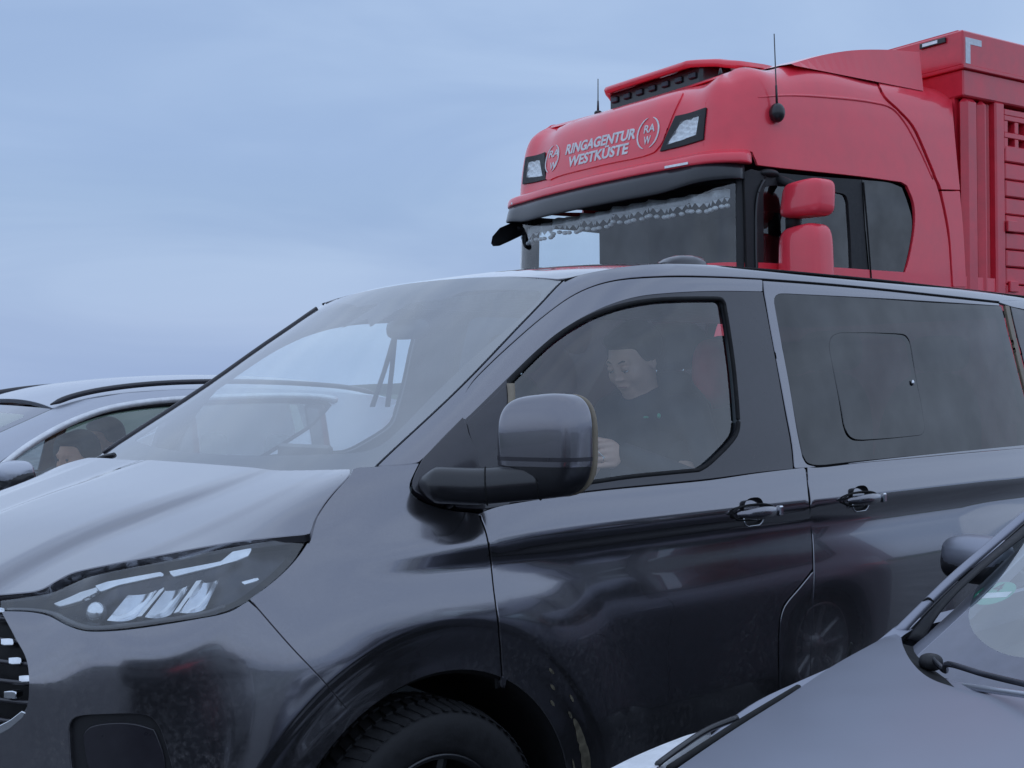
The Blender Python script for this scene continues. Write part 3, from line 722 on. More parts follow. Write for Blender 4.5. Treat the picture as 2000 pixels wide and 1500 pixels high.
fi = TR(FS, [(160, 1440), (170, 1425), (210, 1416), (260, 1417), (300, 1428)], [(300, 1428), (318, 1480), (320, 1540)], [(320, 1540), (250, 1550), (185, 1540)], [(185, 1540), (168, 1490), (160, 1440)])
panel('fog_lamp_insert', FS, fi, M['satin'], van, off=-.006, depth=.006, sp=.04)
# fender
upf = [(684, 928), (686, 921), (700, 913), (745, 911), (800, 907), (818, 904)]
mirb = [(818, 905), (808, 925), (800, 945), (801, 962), (815, 975), (850, 990), (890, 999), (934, 1003)]
fend = np.vstack([FS.inv(cat_spline([(490, 1170), (520, 1149), (552, 1122), (580, 1092), (600, 1062), (608, 1042), (616, 1018), (634, 989), (660, 957), (678, 938), (687, 925), (690, 916)], n=3)), FS.inv(cat_spline(upf[2:], n=3)), FS.inv(cat_spline(mirb, n=3)), dg-[gp, 0], archp[ia:ib+1][::-1], seam[::-1]+[gp, 0]])
panel('front_wing', FS, fend, PV, van, sp=.024, depth=.02, extra=xa)
fm_ = fend.copy(); fm_[:, 1] = np.minimum(fm_[:, 1], 1.19); panel('front_wing', FS, fm_, PV, van, sp=.05, depth=.02, mirror=True, off=-.01)
# black wheel-arch inner lip + liner
V = []; Fc = []
for i, (s_, z_) in enumerate(np.vstack([[(s_of_u(-.445), .2)], archp, [(s_of_u(.45), .2)]])):
    q = F_side([s_], [z_])[0]; e = np.array([q[0]*.985, q[1], .35+(q[2]-.35)*.985])
    for j, (dw, k_) in enumerate(((-.004, 1.), (-.02, .97), (-.08, .97), (-.34, .97))): V.append((q[0]*k_, q[1]+dw, .35+(q[2]-.35)*k_))
n_ = len(V)//4
for i in range(n_-1):
    for j in range(3): Fc.append((i*4+j, i*4+j+1, i*4+j+5, i*4+j+4))
al = mesh('wheel_arch_liner', L2(V), Fc, M['gap'], van, True); al2 = mesh('wheel_arch_liner', L2(np.array(V)*[1, -1, 1]), Fc, M['gap'], van, True)
def mud(r0, r1, t0, t1, sd_):
    rnd = random.Random(sd_); n = 26; A = []; B = []
    for i in range(n+1):
        t = math.radians(t0+(t1-t0)*i/n); e = max(0., math.sin(math.pi*i/n))**.5
        rm = (r0+r1)/2; hw_ = (r1-r0)/2*e; A.append((rm-hw_*(.7+.6*rnd.random()), t)); B.append((rm+hw_*(.85+.25*rnd.random()), t))
    q = np.array([(s_of_u(r*math.cos(t)), .35+r*math.sin(t)) for r, t in A+B[::-1]]); panel('dried_mud', FS, q, M['dust'], van, sp=.02, depth=0, off=.0015, eds=.008)
mud(.495, .522, -4, 30, 3); mud(.46, .472, -6, 18, 5); [mud(.50+.03*math.sin(k*2.1), .508+.03*math.sin(k*2.1), 30+k*4, 33+k*4, k) for k in range(5)]
# doors
belt1 = [(934, 1004), (975, 990), (1030, 980), (1150, 962), (1300, 947), (1390, 938), (1480, 925), (1572, 914)]
bgap = [(1573, 915), (1576, 945), (1580, 990), (1584, 1040), (1587, 1110)]
flap = [(1587, 1110), (1560, 1145), (1530, 1180)], [(1527, 1186), (1521, 1215), (1519, 1270), (1521, 1350)]
d1 = np.vstack([FS.inv(cat_spline(belt1, n=4)), FS.inv(cat_spline(bgap, n=4)), FS.inv(cat_spline(flap[0], n=2)), FS.inv(cat_spline(flap[1], n=3)), [(s_of_u(1.55), .3), (s_of_u(.60), .3)], archp[ib:][::-1] if ib < len(archp)-1 else archp[-1:], (dg+[gp, 0])[::-1]])
k_ = d1.copy(); panel('front_door_skin', FS, k_, PV, van, sp=.03, depth=.02, extra=xa)
panel('front_door_skin', FS, k_, PV, van, sp=.06, depth=.02, mirror=True)
e1 = FS.inv([(1590, 1116), (1524, 1205), (1524, 1350), (1583, 1322)])
fl = np.vstack([FS.inv(cat_spline([(1589, 1117), (1563, 1149), (1534, 1185), (1526, 1215), (1524, 1350)], n=3)), [(s_of_u(1.555), .32), (s_of_u(1.60), .32)], FS.inv(cat_spline([(1582, 1318), (1584, 1250), (1587, 1180)], n=3))])
panel('filler_flap', FS, fl, PV, van, sp=.03, depth=.02)
sl_top = [(1577, 913), (1600, 914), (1680, 905), (1800, 894), (1900, 885), (2000, 876), (2080, 869)]
slb = FS.inv(cat_spline(sl_top, n=4)); s_r = s_of_u(3.22)
sgap = FS.inv([(1591, 1110), (1588, 1180), (1585, 1250), (1583, 1322)])
slider = np.vstack([slb, [(s_of_u(3.22), 1.19), (s_of_u(3.24), 1.1), (s_of_u(3.24), .82)], [(s_of_u(3.1+.47*math.cos(t)), .35+.47*math.sin(t)) for t in np.linspace(1.28, 2.9, 16)], [(s_of_u(1.61), .32)], sgap[::-1], FS.inv([(1588, 1040), (1584, 990), (1580, 945)])])
panel('sliding_door_skin', FS, slider, PV, van, sp=.035, depth=.02)
panel('sliding_door_skin', FS, slider, PV, van, sp=.07, depth=.02, mirror=True)
rq = np.array([(s_of_u(3.25), 1.19), (s_of_u(3.6), 1.19), (s_of_u(4.0), 1.19), (s_of_u(4.0), .32), (s_of_u(3.6), .32)]+[(s_of_u(3.1+.47*math.cos(t)), .35+.47*math.sin(t)) for t in np.linspace(.05, 1.2, 12)]+[(s_of_u(3.25), .83)])
panel('rear_quarter_skin', FS, rq, PV, van, sp=.05, depth=.02); panel('rear_quarter_skin', FS, rq, PV, van, sp=.08, depth=.02, mirror=True)
sill = np.array([(s_of_u(.55), .3-.006), (s_of_u(2.6), .3-.006), (s_of_u(2.6), .18), (s_of_u(.55), .18)])
panel('sill', FS, sill, M['blackm'], van, sp=.06); panel('sill', FS, sill, M['blackm'], van, sp=.08, mirror=True)
# near-black strips added behind the seams, standing in for shade in the gaps
def seamstrip(surf, poly, wd=.03, off=-.014, name='seam_shade_strip', mirror=True):
    P = resample(poly, .03); T = np.gradient(P, axis=0); T /= np.linalg.norm(T, axis=1)[:, None]+1e-9; Q = np.stack([-T[:, 1], T[:, 0]], 1)*wd/2
    A = surf.ev(P+Q)+surf.normal(P+Q)*off; B = surf.ev(P-Q)+surf.normal(P-Q)*off; V = np.empty((2*len(P), 3)); V[::2] = A; V[1::2] = B
    Fc = [(2*i, 2*i+1, 2*i+3, 2*i+2) for i in range(len(P)-1)]
    for s_ in ((1, -1) if mirror else (1,)): mesh(name, L2(V*[1, s_, 1]), Fc, M['gap'], van)
for q in (seam, dg, FS.inv(cat_spline(bgap, n=4)), sgap, FS.inv(cat_spline(flap[0], n=3)), FS.inv(cat_spline(flap[1], n=3)), np.array([(s_of_u(3.235), 1.2), (s_of_u(3.245), .8)])): seamstrip(FS, q)
seamstrip(FS, FS.inv(cat_spline(hood_gap, n=4)), .03, -.03, mirror=False)
seamstrip(FS, FS.inv(cat_spline(hood_front, n=4)), .05, -.065, mirror=False)
seamstrip(FS, FS.inv(cat_spline(hb[:6], n=3)), .03, -.02, mirror=False); seamstrip(FS, FS.inv(cat_spline(head_out[1][1:], n=3)), .03, -.03, mirror=False)
# ---- upper side
TRU = lambda pts, n=4: US.inv(cat_spline(pts, n=n) if len(pts) > 2 else np.array(pts, float))
cant = [(905, 818), (904, 795), (910, 768), (925, 745), (955, 714), (1000, 672), (1060, 620), (1115, 580), (1160, 559), (1210, 547), (1300, 541), (1400, 542), (1490, 546)]
cantr = [(1490, 546), (1600, 554), (1700, 563), (1850, 579), (1950, 590)]
apl = np.array([(0.004, z) for z in np.linspace(1.285, 1.812, 30)])
frame_l = [(822, 903), (850, 873), (880, 842), (905, 818)]
# pillar + cant rail of the body (outboard of the door opening)
top_e = cat_spline([(.012, 1.822), (.03, 1.832), (.088, 1.852), (.195, 1.870), (.39, 1.882), (.68, 1.889), (1.5, 1.891), (3.1, 1.889)], n=5)
ct = TRU(cant); cr2 = TRU(cantr)
pillar = np.vstack([apl, top_e, [(cr2[-1][0], cr2[-1][1]+.006)], cr2[::-1]+[0, .006], ct[::-1]+[-.004, .006], TRU(frame_l)[::-1]+[-.004, .004], TRU([(800, 905), (772, 907)], 2)])
panel('a_pillar_and_cant_rail', US, pillar, PV, van, sp=.022, depth=.015)
panel('a_pillar_and_cant_rail', US, pillar, PV, van, sp=.05, depth=.015, mirror=True)
# front door upper frame: body-colour band
fr_t = [(909, 818), (945, 783), (1000, 729), (1050, 682), (1100, 642), (1150, 612), (1200, 591), (1250, 578), (1320, 571), (1400, 568), (1489, 569)]
band = np.vstack([ct[1:]+[0, -.002], TRU(fr_t)[::-1]])
panel('door_window_frame', US, band, PV, van, sp=.022, depth=.012)
panel('door_window_frame', US, band, PV, van, sp=.05, depth=.012, mirror=True)
# black window surround and B pillar applique, with the glass opening cut out
glass1 = [[(994, 744), (1040, 697), (1085, 657), (1130, 628), (1180, 606), (1230, 592), (1290, 584), (1350, 582), (1400, 582)], [(1400, 582), (1410, 584), (1416, 592)], [(1416, 592), (1424, 640), (1434, 710), (1440, 770), (1444, 825)], [(1444, 825), (1441, 845), (1430, 862), (1405, 888), (1380, 910), (1365, 918)], [(1365, 918), (1300, 924), (1230, 931), (1160, 941), (1060, 953), (1000, 960)], [(1000, 960), (994, 850), (994, 744)]]
gl1 = TR(US, *glass1)
bp_r = [(1490, 570), (1503, 640), (1518, 720), (1532, 800), (1545, 870), (1549, 912)]
surround = np.vstack([TRU(fr_t)+[0, -.0025], TRU(bp_r), TRU([(1549, 915), (1480, 922), (1390, 934), (1300, 943), (1150, 958), (1030, 975), (975, 985), (944, 998)]), TRU([(944, 998), (938, 960), (930, 900), (912, 850), (907, 822)])])
panel('window_surround', US, surround, M['satin'], van, holes=[gl1], sp=.03, depth=.02, off=-.001)
panel('window_surround', US, surround, M['satin'], van, holes=[gl1], sp=.06, depth=.02, off=-.001, mirror=True)
# rubber channel around the glass
def loop_tube(surf, poly, r, m, name, off=0., mirror=True):
    P = resample(poly, .015, True); Q = surf.ev(P)+surf.normal(P)*off
    for s_ in ((1, -1) if mirror else (1,)): tube(name, L2(Q*[1, s_, 1]), r, m, van, seg=6, closed=True)
loop_tube(US, gl1, .0075, M['gap'], 'glass_run_seal', -.004)
panel('door_glass', US, resample(gl1, .015, True), M['glass'], van, off=-.014, depth=0, sp=.06)
panel('door_glass', US, resample(gl1, .015, True), M['glass'], van, off=-.014, depth=0, sp=.08, mirror=True)
# triangular sail panel in front of the door glass
sail = np.vstack([TRU([(992, 748), (950, 790), (912, 824)]), TRU([(912, 824), (918, 850), (933, 900), (941, 960), (946, 994)]), TRU([(946, 994), (995, 985), (991, 850), (992, 748)], 1)])
panel('mirror_sail_panel', US, sail, M['satin'], van, off=.002, sp=.03)
panel('mirror_sail_panel', US, sail, M['satin'], van, off=.002, sp=.05, mirror=True)
st_ = TRU([(989, 752), (991, 775), (990, 800)], 3); ribbon('door_pillar_trim', US.ev(st_)+US.normal(st_)*.006, US.ev(st_+[.02, 0])+US.normal(st_)*.006, M['beige'], van, rows=1, n=8, thick=.002)
# sliding door upper
sd_o = np.vstack([TRU([(1492, 549), (1600, 557), (1700, 566), (1850, 582), (1951, 593)]), TRU([(1951, 593), (1962, 640), (1980, 710), (2000, 790), (2020, 872)]), TRU([(2018, 873), (1900, 883), (1750, 897), (1575, 913)]), TRU([(1553, 914), (1549, 870), (1536, 800), (1521, 720), (1506, 640), (1494, 570)])])
sw_o = [[(1512, 592), (1513, 580), (1520, 574), (1535, 573)], [(1535, 573), (1700, 581), (1850, 590), (1958, 597)], [(1958, 597), (1968, 640), (1988, 720), (2008, 800), (2022, 868)], [(2022, 868), (1900, 880), (1750, 895), (1610, 911)], [(1610, 911), (1590, 911), (1575, 906), (1567, 893)], [(1567, 893), (1556, 840), (1541, 750), (1526, 670), (1512, 592)]]
sw = TR(US, *sw_o); swi = sw
panel('sliding_door_frame', US, sd_o, PV, van, holes=[sw], sp=.035, depth=.015)
panel('sliding_door_frame', US, sd_o, PV, van, holes=[sw], sp=.07, depth=.015, mirror=True)
bpil = np.vstack([TRU([(1490, 549), (1494, 572), (1506, 640), (1521, 720), (1536, 800), (1549, 870), (1553, 914)]), TRU([(1565, 893), (1553, 840), (1538, 750), (1523, 670), (1509, 592), (1510, 580), (1516, 572)])])
iw = [[(1621, 685), (1621, 668), (1627, 656), (1642, 650)], [(1642, 650), (1700, 650), (1752, 652)], [(1752, 652), (1768, 655), (1777, 667), (1781, 685)], [(1781, 685), (1790, 740), (1800, 790), (1806, 830)], [(1806, 830), (1806, 842), (1800, 849), (1788, 851)], [(1788, 851), (1740, 856), (1685, 860)], [(1685, 860), (1667, 858), (1655, 848), (1648, 828)], [(1648, 828), (1640, 780), (1630, 730), (1621, 685)]]
iwp = TR(US, *iw, n=4)
e_ = .0035
ctr_ = iwp.mean(0); shr = lambda P, d: P+(P.mean(0)-P)/np.linalg.norm(P.mean(0)-P, axis=1)[:, None]*d
panel('sliding_door_glass', US, shr(sw, .006), M['tint'], van, holes=[shr(iwp, -.003)], sp=.04, depth=.004, off=-.002)
panel('opening_window', US, shr(iwp, .003), M['tint'], van, sp=.05, depth=.005, off=-.001)
panel('sliding_door_glass', US, sw, M['tint'], van, sp=.08, depth=0, off=-.002, mirror=True)
kn = US.ev(US.inv([(1781, 748)]))[0]+US.normal(US.inv([(1781, 748)]))[0]*.004
fell('window_knob', kn, (.008, .005, .011), M['chrome'], van)
def ring(surf, poly, w_, off, m, name):
    P = resample(poly, .02, True); A = surf.ev(P)+surf.normal(P)*off; B_ = shr(P, w_); B = surf.ev(B_)+surf.normal(B_)*off; n = len(P)
    V = np.empty((2*n, 3)); V[::2] = A; V[1::2] = B
    return mesh(name, L2(V), [(2*i, 2*i+1, (2*i+3) % (2*n), (2*i+2) % (2*n)) for i in range(n)], m, van)
ring(US, shr(sw, -.010), .030, -.016, M['gap'], 'window_seal'); ring(US, shr(iwp, -.010), .02, -.010, M['gap'], 'window_seal')
# pillar between the door and the sliding door, rear pillar and quarter glass
for q in (TRU(bp_r), TRU([(1489, 547), (1492, 570), (1506, 650)]), TRU([(1951, 592), (1962, 640), (1980, 710), (2000, 790), (2020, 872)]), TRU(cantr), ct, TRU(frame_l)): seamstrip(US, q, .035, -.014)
rp = np.vstack([TRU([(1963, 597), (1972, 640), (1990, 715), (2009, 790), (2028, 868)]), [(3.33, 1.2), (3.33-.18, 1.795)]])
rp = np.vstack([TRU([(1964, 597), (1973, 640), (1991, 715), (2010, 790), (2030, 868)]), TRU([(2036, 868), (2018, 790), (1998, 715), (1980, 640), (1971, 598)])])
panel('rear_pillar_trim', US, rp, M['beige'], van, sp=.03, depth=.01, off=.001)
a0 = rp[len(rp)//2][0]
rqg = np.vstack([TRU([(1975, 600), (1984, 640), (2003, 715), (2022, 790), (2041, 868)]), [(4.2, 1.21), (3.55, 1.77)]])
panel('rear_quarter_glass', US, rqg, M['tint'], van, sp=.06, depth=.004)
rqf = np.array([(cr2[-1][0]+.01, 1.888), (3.5, 1.885), (3.4, 1.79), (rqg[0][0]-.0, rqg[0][1]+.004), (cr2[-1][0]+.01, cr2[-1][1])]); 
panel('rear_cant_rail', US, rqf, PV, van, sp=.05, depth=.01)
# ---- roof
hd = np.array([(.775, q) for q in np.linspace(-.97, .97, 30)])
hd[:, 0] = .775+.0*hd[:, 1]; hd[:, 0] += np.where(np.abs(hd[:, 1]) > .9, 0, 0)
ro = np.vstack([hd, [(u_, 1.) for u_ in np.linspace(.80, 4.0, 40)], [(4.0, q) for q in np.linspace(.8, -.8, 9)], [(u_, -1.) for u_ in np.linspace(4.0, .80, 40)]])
panel('roof', RS, ro, PV, van, sp=.05, depth=.004, off=.0)
ed = np.array([(u_, 1.0) for u_ in np.linspace(.78, 4, 60)]); 
for s_ in (1, -1): tube('roof_ditch_seal', L2((RS.ev(ed)+[0, .004, -.004])*[1, s_, 1]), .004, M['gap'], van, seg=6)
tube('header_seal', L2(RS.ev(hd[2:-2])+[-.003, 0, -.005]), .0028, M['gap'], van, seg=6)
# roof aerial pod
V = []; Fc = []; c_ = VF.at(1336, 518, w=.30)
pod = [(-.13, .012, .035), (-.10, .030, .045), (-.05, .044, .05), (.02, .050, .05), (.075, .048, .046), (.095, .030, .04), (.10, .0, .035)]
rz_ = float(F_roof([c_[0]], [.3/.735])[0, 2])
for (x, hz, hw) in pod:
    for k in range(9): a = math.pi*k/8; V.append((c_[0]+x, .30+hw*math.cos(a), rz_-.01+max(hz, .004)*math.sin(a)**.7+.006))
for i in range(len(pod)-1):
    for k in range(8): Fc.append((i*9+k, i*9+k+1, i*9+k+10, i*9+k+9))
mesh('roof_aerial_pod', L2(V), Fc, M['satin'], van, True)
# ---- windscreen
wo = np.vstack([[(q, 1.17) for q in np.linspace(-1, 1, 30)], [(1., z) for z in np.linspace(1.19, 1.80, 24)], [(q, 1.806) for q in np.linspace(1, -1, 30)], [(-1., z) for z in np.linspace(1.80, 1.19, 24)]])
clear_t = [(262, 860), (300, 871), (360, 880), (430, 886), (500, 888), (600, 886), (680, 883), (720, 877), (750, 862), (780, 836), (850, 765), (930, 690), (1000, 632), (1040, 596), (1056, 578), (1054, 568), (1035, 565)]
clear_b = [(1035, 565), (960, 564), (905, 567), (870, 581), (835, 586), (800, 590), (775, 604), (722, 637), (717, 621), (664, 640), (740, 591), (697, 598), (690, 594), (680, 592)]
k1 = WS.inv(cat_spline(clear_t, n=4)); k2 = WS.inv(np.array(clear_b))
k1 = k1[k1[:, 0] > -.55] if False else k1
farl = np.array([(-.93, 1.79), (-.935, 1.6), (-.935, 1.45), (-.92, 1.33)])
mid_ = k2[-1]
clear = np.vstack([k1, k2, [(-.88, 1.795)] if mid_[0] > -.88 else np.zeros((0, 2)), farl]); clear[:, 0] = np.clip(clear[:, 0], -.95, .97); clear[:, 1] = np.clip(clear[:, 1], 1.18, 1.80)
panel('windscreen_border', WS, wo, M['fritin'], van, holes=[clear], sp=.035, depth=0, off=-.004, eds=.01)
panel('windscreen_glass', WS, wo, M['wglass'], van, sp=.05, depth=0, off=.0, eds=.02)
fe_ = np.array([(-.995, z) for z in np.linspace(1.27, 1.79, 20)]); tube('far_pillar_seal', L2(WS.ev(fe_)+[.0, -.002, .001]), .007, M['satin'], van, seg=8)
# ---- headlamp
panel('headlamp_lens', FS, hl, M['lens'], van, sp=.02, depth=.03, off=.001); HLO = hl
panel('headlamp_lens', FS, hl, M['lens'], van, sp=.05, depth=.03, off=.001, mirror=True)
panel('headlamp_housing', FS, shr(hl, -.002), M['lampgrey'], van, sp=.03, depth=.0, off=-.055)
panel('headlamp_housing', FS, shr(hl, -.002), M['lampgrey'], van, sp=.05, depth=.0, off=-.055, mirror=True)
rim1 = TR(FS, *head_out)
def lampbit(pts, m, off, name, depth=.006, n=3, sm=False):
    q = FS.inv(cat_spline(pts+[pts[0]], n=n)[:-1] if sm else np.array(pts, float)); return panel(name, FS, q, m, van, sp=.02, depth=depth, off=off, eds=.008)
# parabolic reflector bowls with a bright rolled face
def bowl(q4, name):
    P = np.array([FS.ev(FS.inv([p]))[0] for p in q4]); nn_ = FS.normal(FS.inv([q4[0]]))[0]; V = []; Fc = []; n = 8
    for i in range(n+1):
        for j in range(n+1):
            a, b = i/n, j/n; p = P[0]*(1-a)*(1-b)+P[1]*a*(1-b)+P[2]*a*b+P[3]*(1-a)*b
            V.append(p-nn_*(.012+.034*(1-(2*a-1)**2)*(1-(2*b-1)**2*.6)+.010*b))
    for i in range(n):
        for j in range(n): k = i*(n+1)+j; Fc.append((k, k+1, k+n+2, k+n+1))
    mesh(name, L2(V), Fc, M['refl'], van, True)
bowl([(205, 1208), (262, 1203), (305, 1142), (243, 1155)], 'lamp_reflector'); bowl([(281, 1201), (333, 1196), (372, 1131), (320, 1146)], 'lamp_reflector'); bowl([(348, 1193), (398, 1186), (427, 1121), (388, 1131)], 'lamp_reflector')
for a_, b_ in (((266, 1200), (312, 1143)), ((337, 1193), (379, 1131))):
    q = FS.inv([(a_[0]+0, a_[1]), (a_[0]+9, a_[1]-1), (b_[0]+9, b_[1]-2), (b_[0], b_[1])]); panel('lamp_divider', FS, q, M['alloy'], van, sp=.02, depth=.02, off=-.012)
lampbit([(180, 1139), (205, 1131), (312, 1112), (318, 1118), (230, 1137), (190, 1150)], M['refl'], -.010, 'daytime_light_bar')
lampbit([(328, 1111), (430, 1094), (455, 1075), (495, 1067), (488, 1082), (460, 1093), (335, 1121)], M['refl'], -.010, 'daytime_light_bar')
lampbit([(100, 1172), (150, 1150), (185, 1140), (180, 1152), (150, 1166), (110, 1177)], M['alloy'], -.012, 'daytime_light_bar')
pc = FS.ev(FS.inv([(172, 1184)]))[0]-FS.normal(FS.inv([(172, 1184)]))[0]*.03
fell('projector_lamp', pc, (.022, .026, .024), M['refl'], van); 
lampbit([(475, 1135), (508, 1126), (508, 1131), (478, 1140)], M['refl'], -.008, 'side_marker', .002)
q_ = FS.inv(cat_spline([(10, 1186), (60, 1187), (100, 1194), (135, 1213), (165, 1223), (200, 1224), (300, 1211), (400, 1196), (440, 1183)], n=4))
tube('lamp_bezel', L2(FS.ev(q_)-FS.normal(q_)*.012), .006, M['satin'], van, seg=6)
# ---- grille: nested bars with bright tips
gpoly = np.vstack([(grille_e*1.0)[:, :], [(-.0, .60), (0, 1.02), (grille_e[0][0]-.02, 1.015)]])
panel('grille_backing', FS, np.array([(-.75, .62), (.78, .62), (.78, 1.02), (-.75, 1.02)]), M['gap'], van, sp=.06, depth=0, off=-.07)
grs = FS.inv([(54, 1262), (55, 1300), (55, 1340), (50, 1375)])
for k, (zc, sc) in enumerate([(.975, .60), (.93, .635), (.885, .655), (.84, .66), (.795, .65), (.75, .63)]):
    for s_ in (1, -1):
        P = np.array([(s__, zc) for s__ in np.linspace(0, sc, 24)]); Q = F_side(P[:, 0], P[:, 1])-FS.normal(P)*.022
        tube('grille_bar', L2(Q*[1, s_, 1]), .0055, M['satin'], van, seg=6)
for (px, py, wd_, s_) in [(7, 1251, .05, 1), (22, 1289, .04, 1), (42, 1326, .03, 1), (12, 1360, .036, 1)]:
    q = FS.inv([(px-11, py-6), (px+11, py-7), (px+11, py+5), (px-11, py+6)]); panel('grille_chrome_tip', FS, q, M['chrome'], van, sp=.02, depth=.02, off=-.010)
q = FS.inv([(-20, 1428), (20, 1408), (46, 1388), (49, 1392), (44, 1402), (20, 1422), (-20, 1444)]); panel('grille_lower_chrome', FS, q, M['chrome'], van, sp=.03, depth=.02, off=.002)
q = FS.inv([(-12, 1186), (4, 1186), (7, 1192), (-12, 1196)]); panel('grille_chrome_tip', FS, q, M['chrome'], van, sp=.02, depth=.02, off=-.002)
# ---- wheels
W0 = wheel('front_wheel', van, (0, .855, .352), .352, .235, .232, 1); wheel('front_wheel', van, (0, -.855, .352), .352, .235, .232, -1)
wheel('rear_wheel', van, (3.1, .855, .352), .352, .235, .232, 1); wheel('rear_wheel', van, (3.1, -.855, .352), .352, .235, .232, -1)
# ---- door handles
def handle(cx, cy, name='door_handle'):
    ab = FS.inv([(cx, cy)])[0]; p = FS.ev([ab])[0]; n = FS.normal([ab])[0]
    root = empty(name, L2(p)[0]); root.parent = van; o = p
    H = lambda x, y, z: L2(np.array([p[0]+x, p[1]+y, p[2]+z])-p+0*p)[0]*1.0
    # grip
    V = []; Fc = []; n_ = 14
    for i in range(n_+1):
        t = i/n_; x = (t-.5)*.205; e = min(1, math.sin(math.pi*min(max(t, .02), .98))**.45)
        yy = .030+.012*math.sin(math.pi*t)-(0 if .12 < t < .88 else .012)
        for k in range(12):
            a = 2*math.pi*k/12; V.append(H(x, yy+.011*math.cos(a)*e, .019*math.sin(a)*e-.004*0))
    for i in range(n_):
        for k in range(12): Fc.append((i*12+k, i*12+(k+1) % 12, (i+1)*12+(k+1) % 12, (i+1)*12+k))
    Fc += [tuple(range(12))[::-1], tuple(n_*12+k for k in range(12))]
    mesh('handle_grip', V, Fc, M['van_clean'], root, True)
    box('handle_key_cap', H(.082, .046, -.016), H(.102, .026, .016), M['chrome'], root, .004)
    # recess cup (dark dish) + lower pull lip
    V = []; Fc = []; n_ = 28
    for j, (sc, dp) in enumerate(((1.0, .002), (.92, -.004), (.6, -.022), (.0, -.026))):
        for k in range(n_):
            a = 2*math.pi*k/n_; V.append(H(.052*math.copysign(abs(math.cos(a))**.7, math.cos(a))*sc-.0, .0035+dp, (.044*math.copysign(abs(math.sin(a))**.8, math.sin(a)))*sc+.002))
    for j in range(3):
        for k in range(n_): Fc.append((j*n_+k, j*n_+(k+1) % n_, (j+1)*n_+(k+1) % n_, (j+1)*n_+k))
    mesh('handle_recess', V, Fc, M['blackm'], root, True)
    V = []; Fc = []
    loop = [H(.106*math.copysign(abs(math.cos(a))**.8, math.cos(a)), .004, .0235*math.copysign(abs(math.sin(a))**.9, math.sin(a))) for a in np.linspace(0, 2*math.pi, 40)[:-1]]
    tube('handle_gasket', loop, .0035, M['gap'], root, seg=6, closed=True)
    lip = [H(x, .004, z) for x, z in ((-.052, -.016), (-.045, -.034), (-.030, -.043), (.028, -.043), (.045, -.034), (.053, -.014))]
    tube('handle_lip', lip, .0028, M['chrome'], root, seg=6)
handle(1470, 1000); handle(1679, 974)
# ---- exterior mirror
mc = VF.at(1072, 872, w=1.12)
mir = empty('door_mirror', L2(mc)[0]); mir.parent = van
def mirror_obj(root, sgn):
    def cap(v):     # flat base, domed front, taper to the tip
        x, y, z = v; 
        y_ = -y*sgn   # outward
        z2 = z*(1-.10*max(y_/.13, 0)**2)+.012*(y_/.13)
        x2 = x*(1 if x < 0 else .35)+.035*(y_/.13)
        return np.array([x2, y, z2])
    def cut(o, zlo, zhi):
        me = o.data
        import bmesh
        bm = bmesh.new(); bm.from_mesh(me)
        if zhi is not None: bmesh.ops.bisect_plane(bm, geom=bm.verts[:]+bm.edges[:]+bm.faces[:], plane_co=(0, 0, zhi), plane_no=(.0, 0, 1), clear_outer=True)
        if zlo is not None: bmesh.ops.bisect_plane(bm, geom=bm.verts[:]+bm.edges[:]+bm.faces[:], plane_co=(0, 0, zlo), plane_no=(.0, 0, -1), clear_outer=True)
        bm.to_mesh(me); bm.free()
    c = ellips('mirror_cap', (0, 0, 0), (.072, .112, .131), M['van_clean'], root, 40, 32, 3.8, cap); cut(c, -.047, None)
    c = ellips('mirror_lower_shell', (0, 0, 0), (.070, .110, .129), M['black'], root, 40, 32, 3.8, cap)
    cut(c, None, -.045)
    band = ellips('mirror_trim_band', (0, 0, 0), (.0726, .1126, .1316), M['satin'], root, 40, 48, 3.8, cap); cut(band, -.034, -.024)
    c = ellips('mirror_glass_rim', (.026, 0, 0), (.012, .1125, .1285), M['beige'], root, 36, 20, 3.2, lambda v: np.array([v[0]+.035*(-v[1]*sgn/.13), v[1], v[2]+.012*(-v[1]*sgn/.13)])); 
mirror_obj(mir, 1)
base = VF.at(870, 930, w=.93)
mb = FS.inv([(870, 940)])
# arm: from the sail base out to the mirror
arm = [VF.at(822, 948, w=.900), VF.at(862, 948, w=.945), VF.at(935, 950, w=1.00), VF.at(1010, 944, w=1.07), VF.at(1080, 938, w=1.14), VF.at(1138, 930, w=1.21)]
A_ = cat_spline(arm, n=5); rad_ = np.interp(np.linspace(0, 1, len(A_)), [0, .15, .4, .8, .95, 1], [.02, .046, .047, .044, .038, .012])
V, Fc = tube('x', L2(A_), rad_, None, None, seg=16, raw=True, squash=1.0)
mesh('mirror_arm', V, Fc, M['black'], van, True)
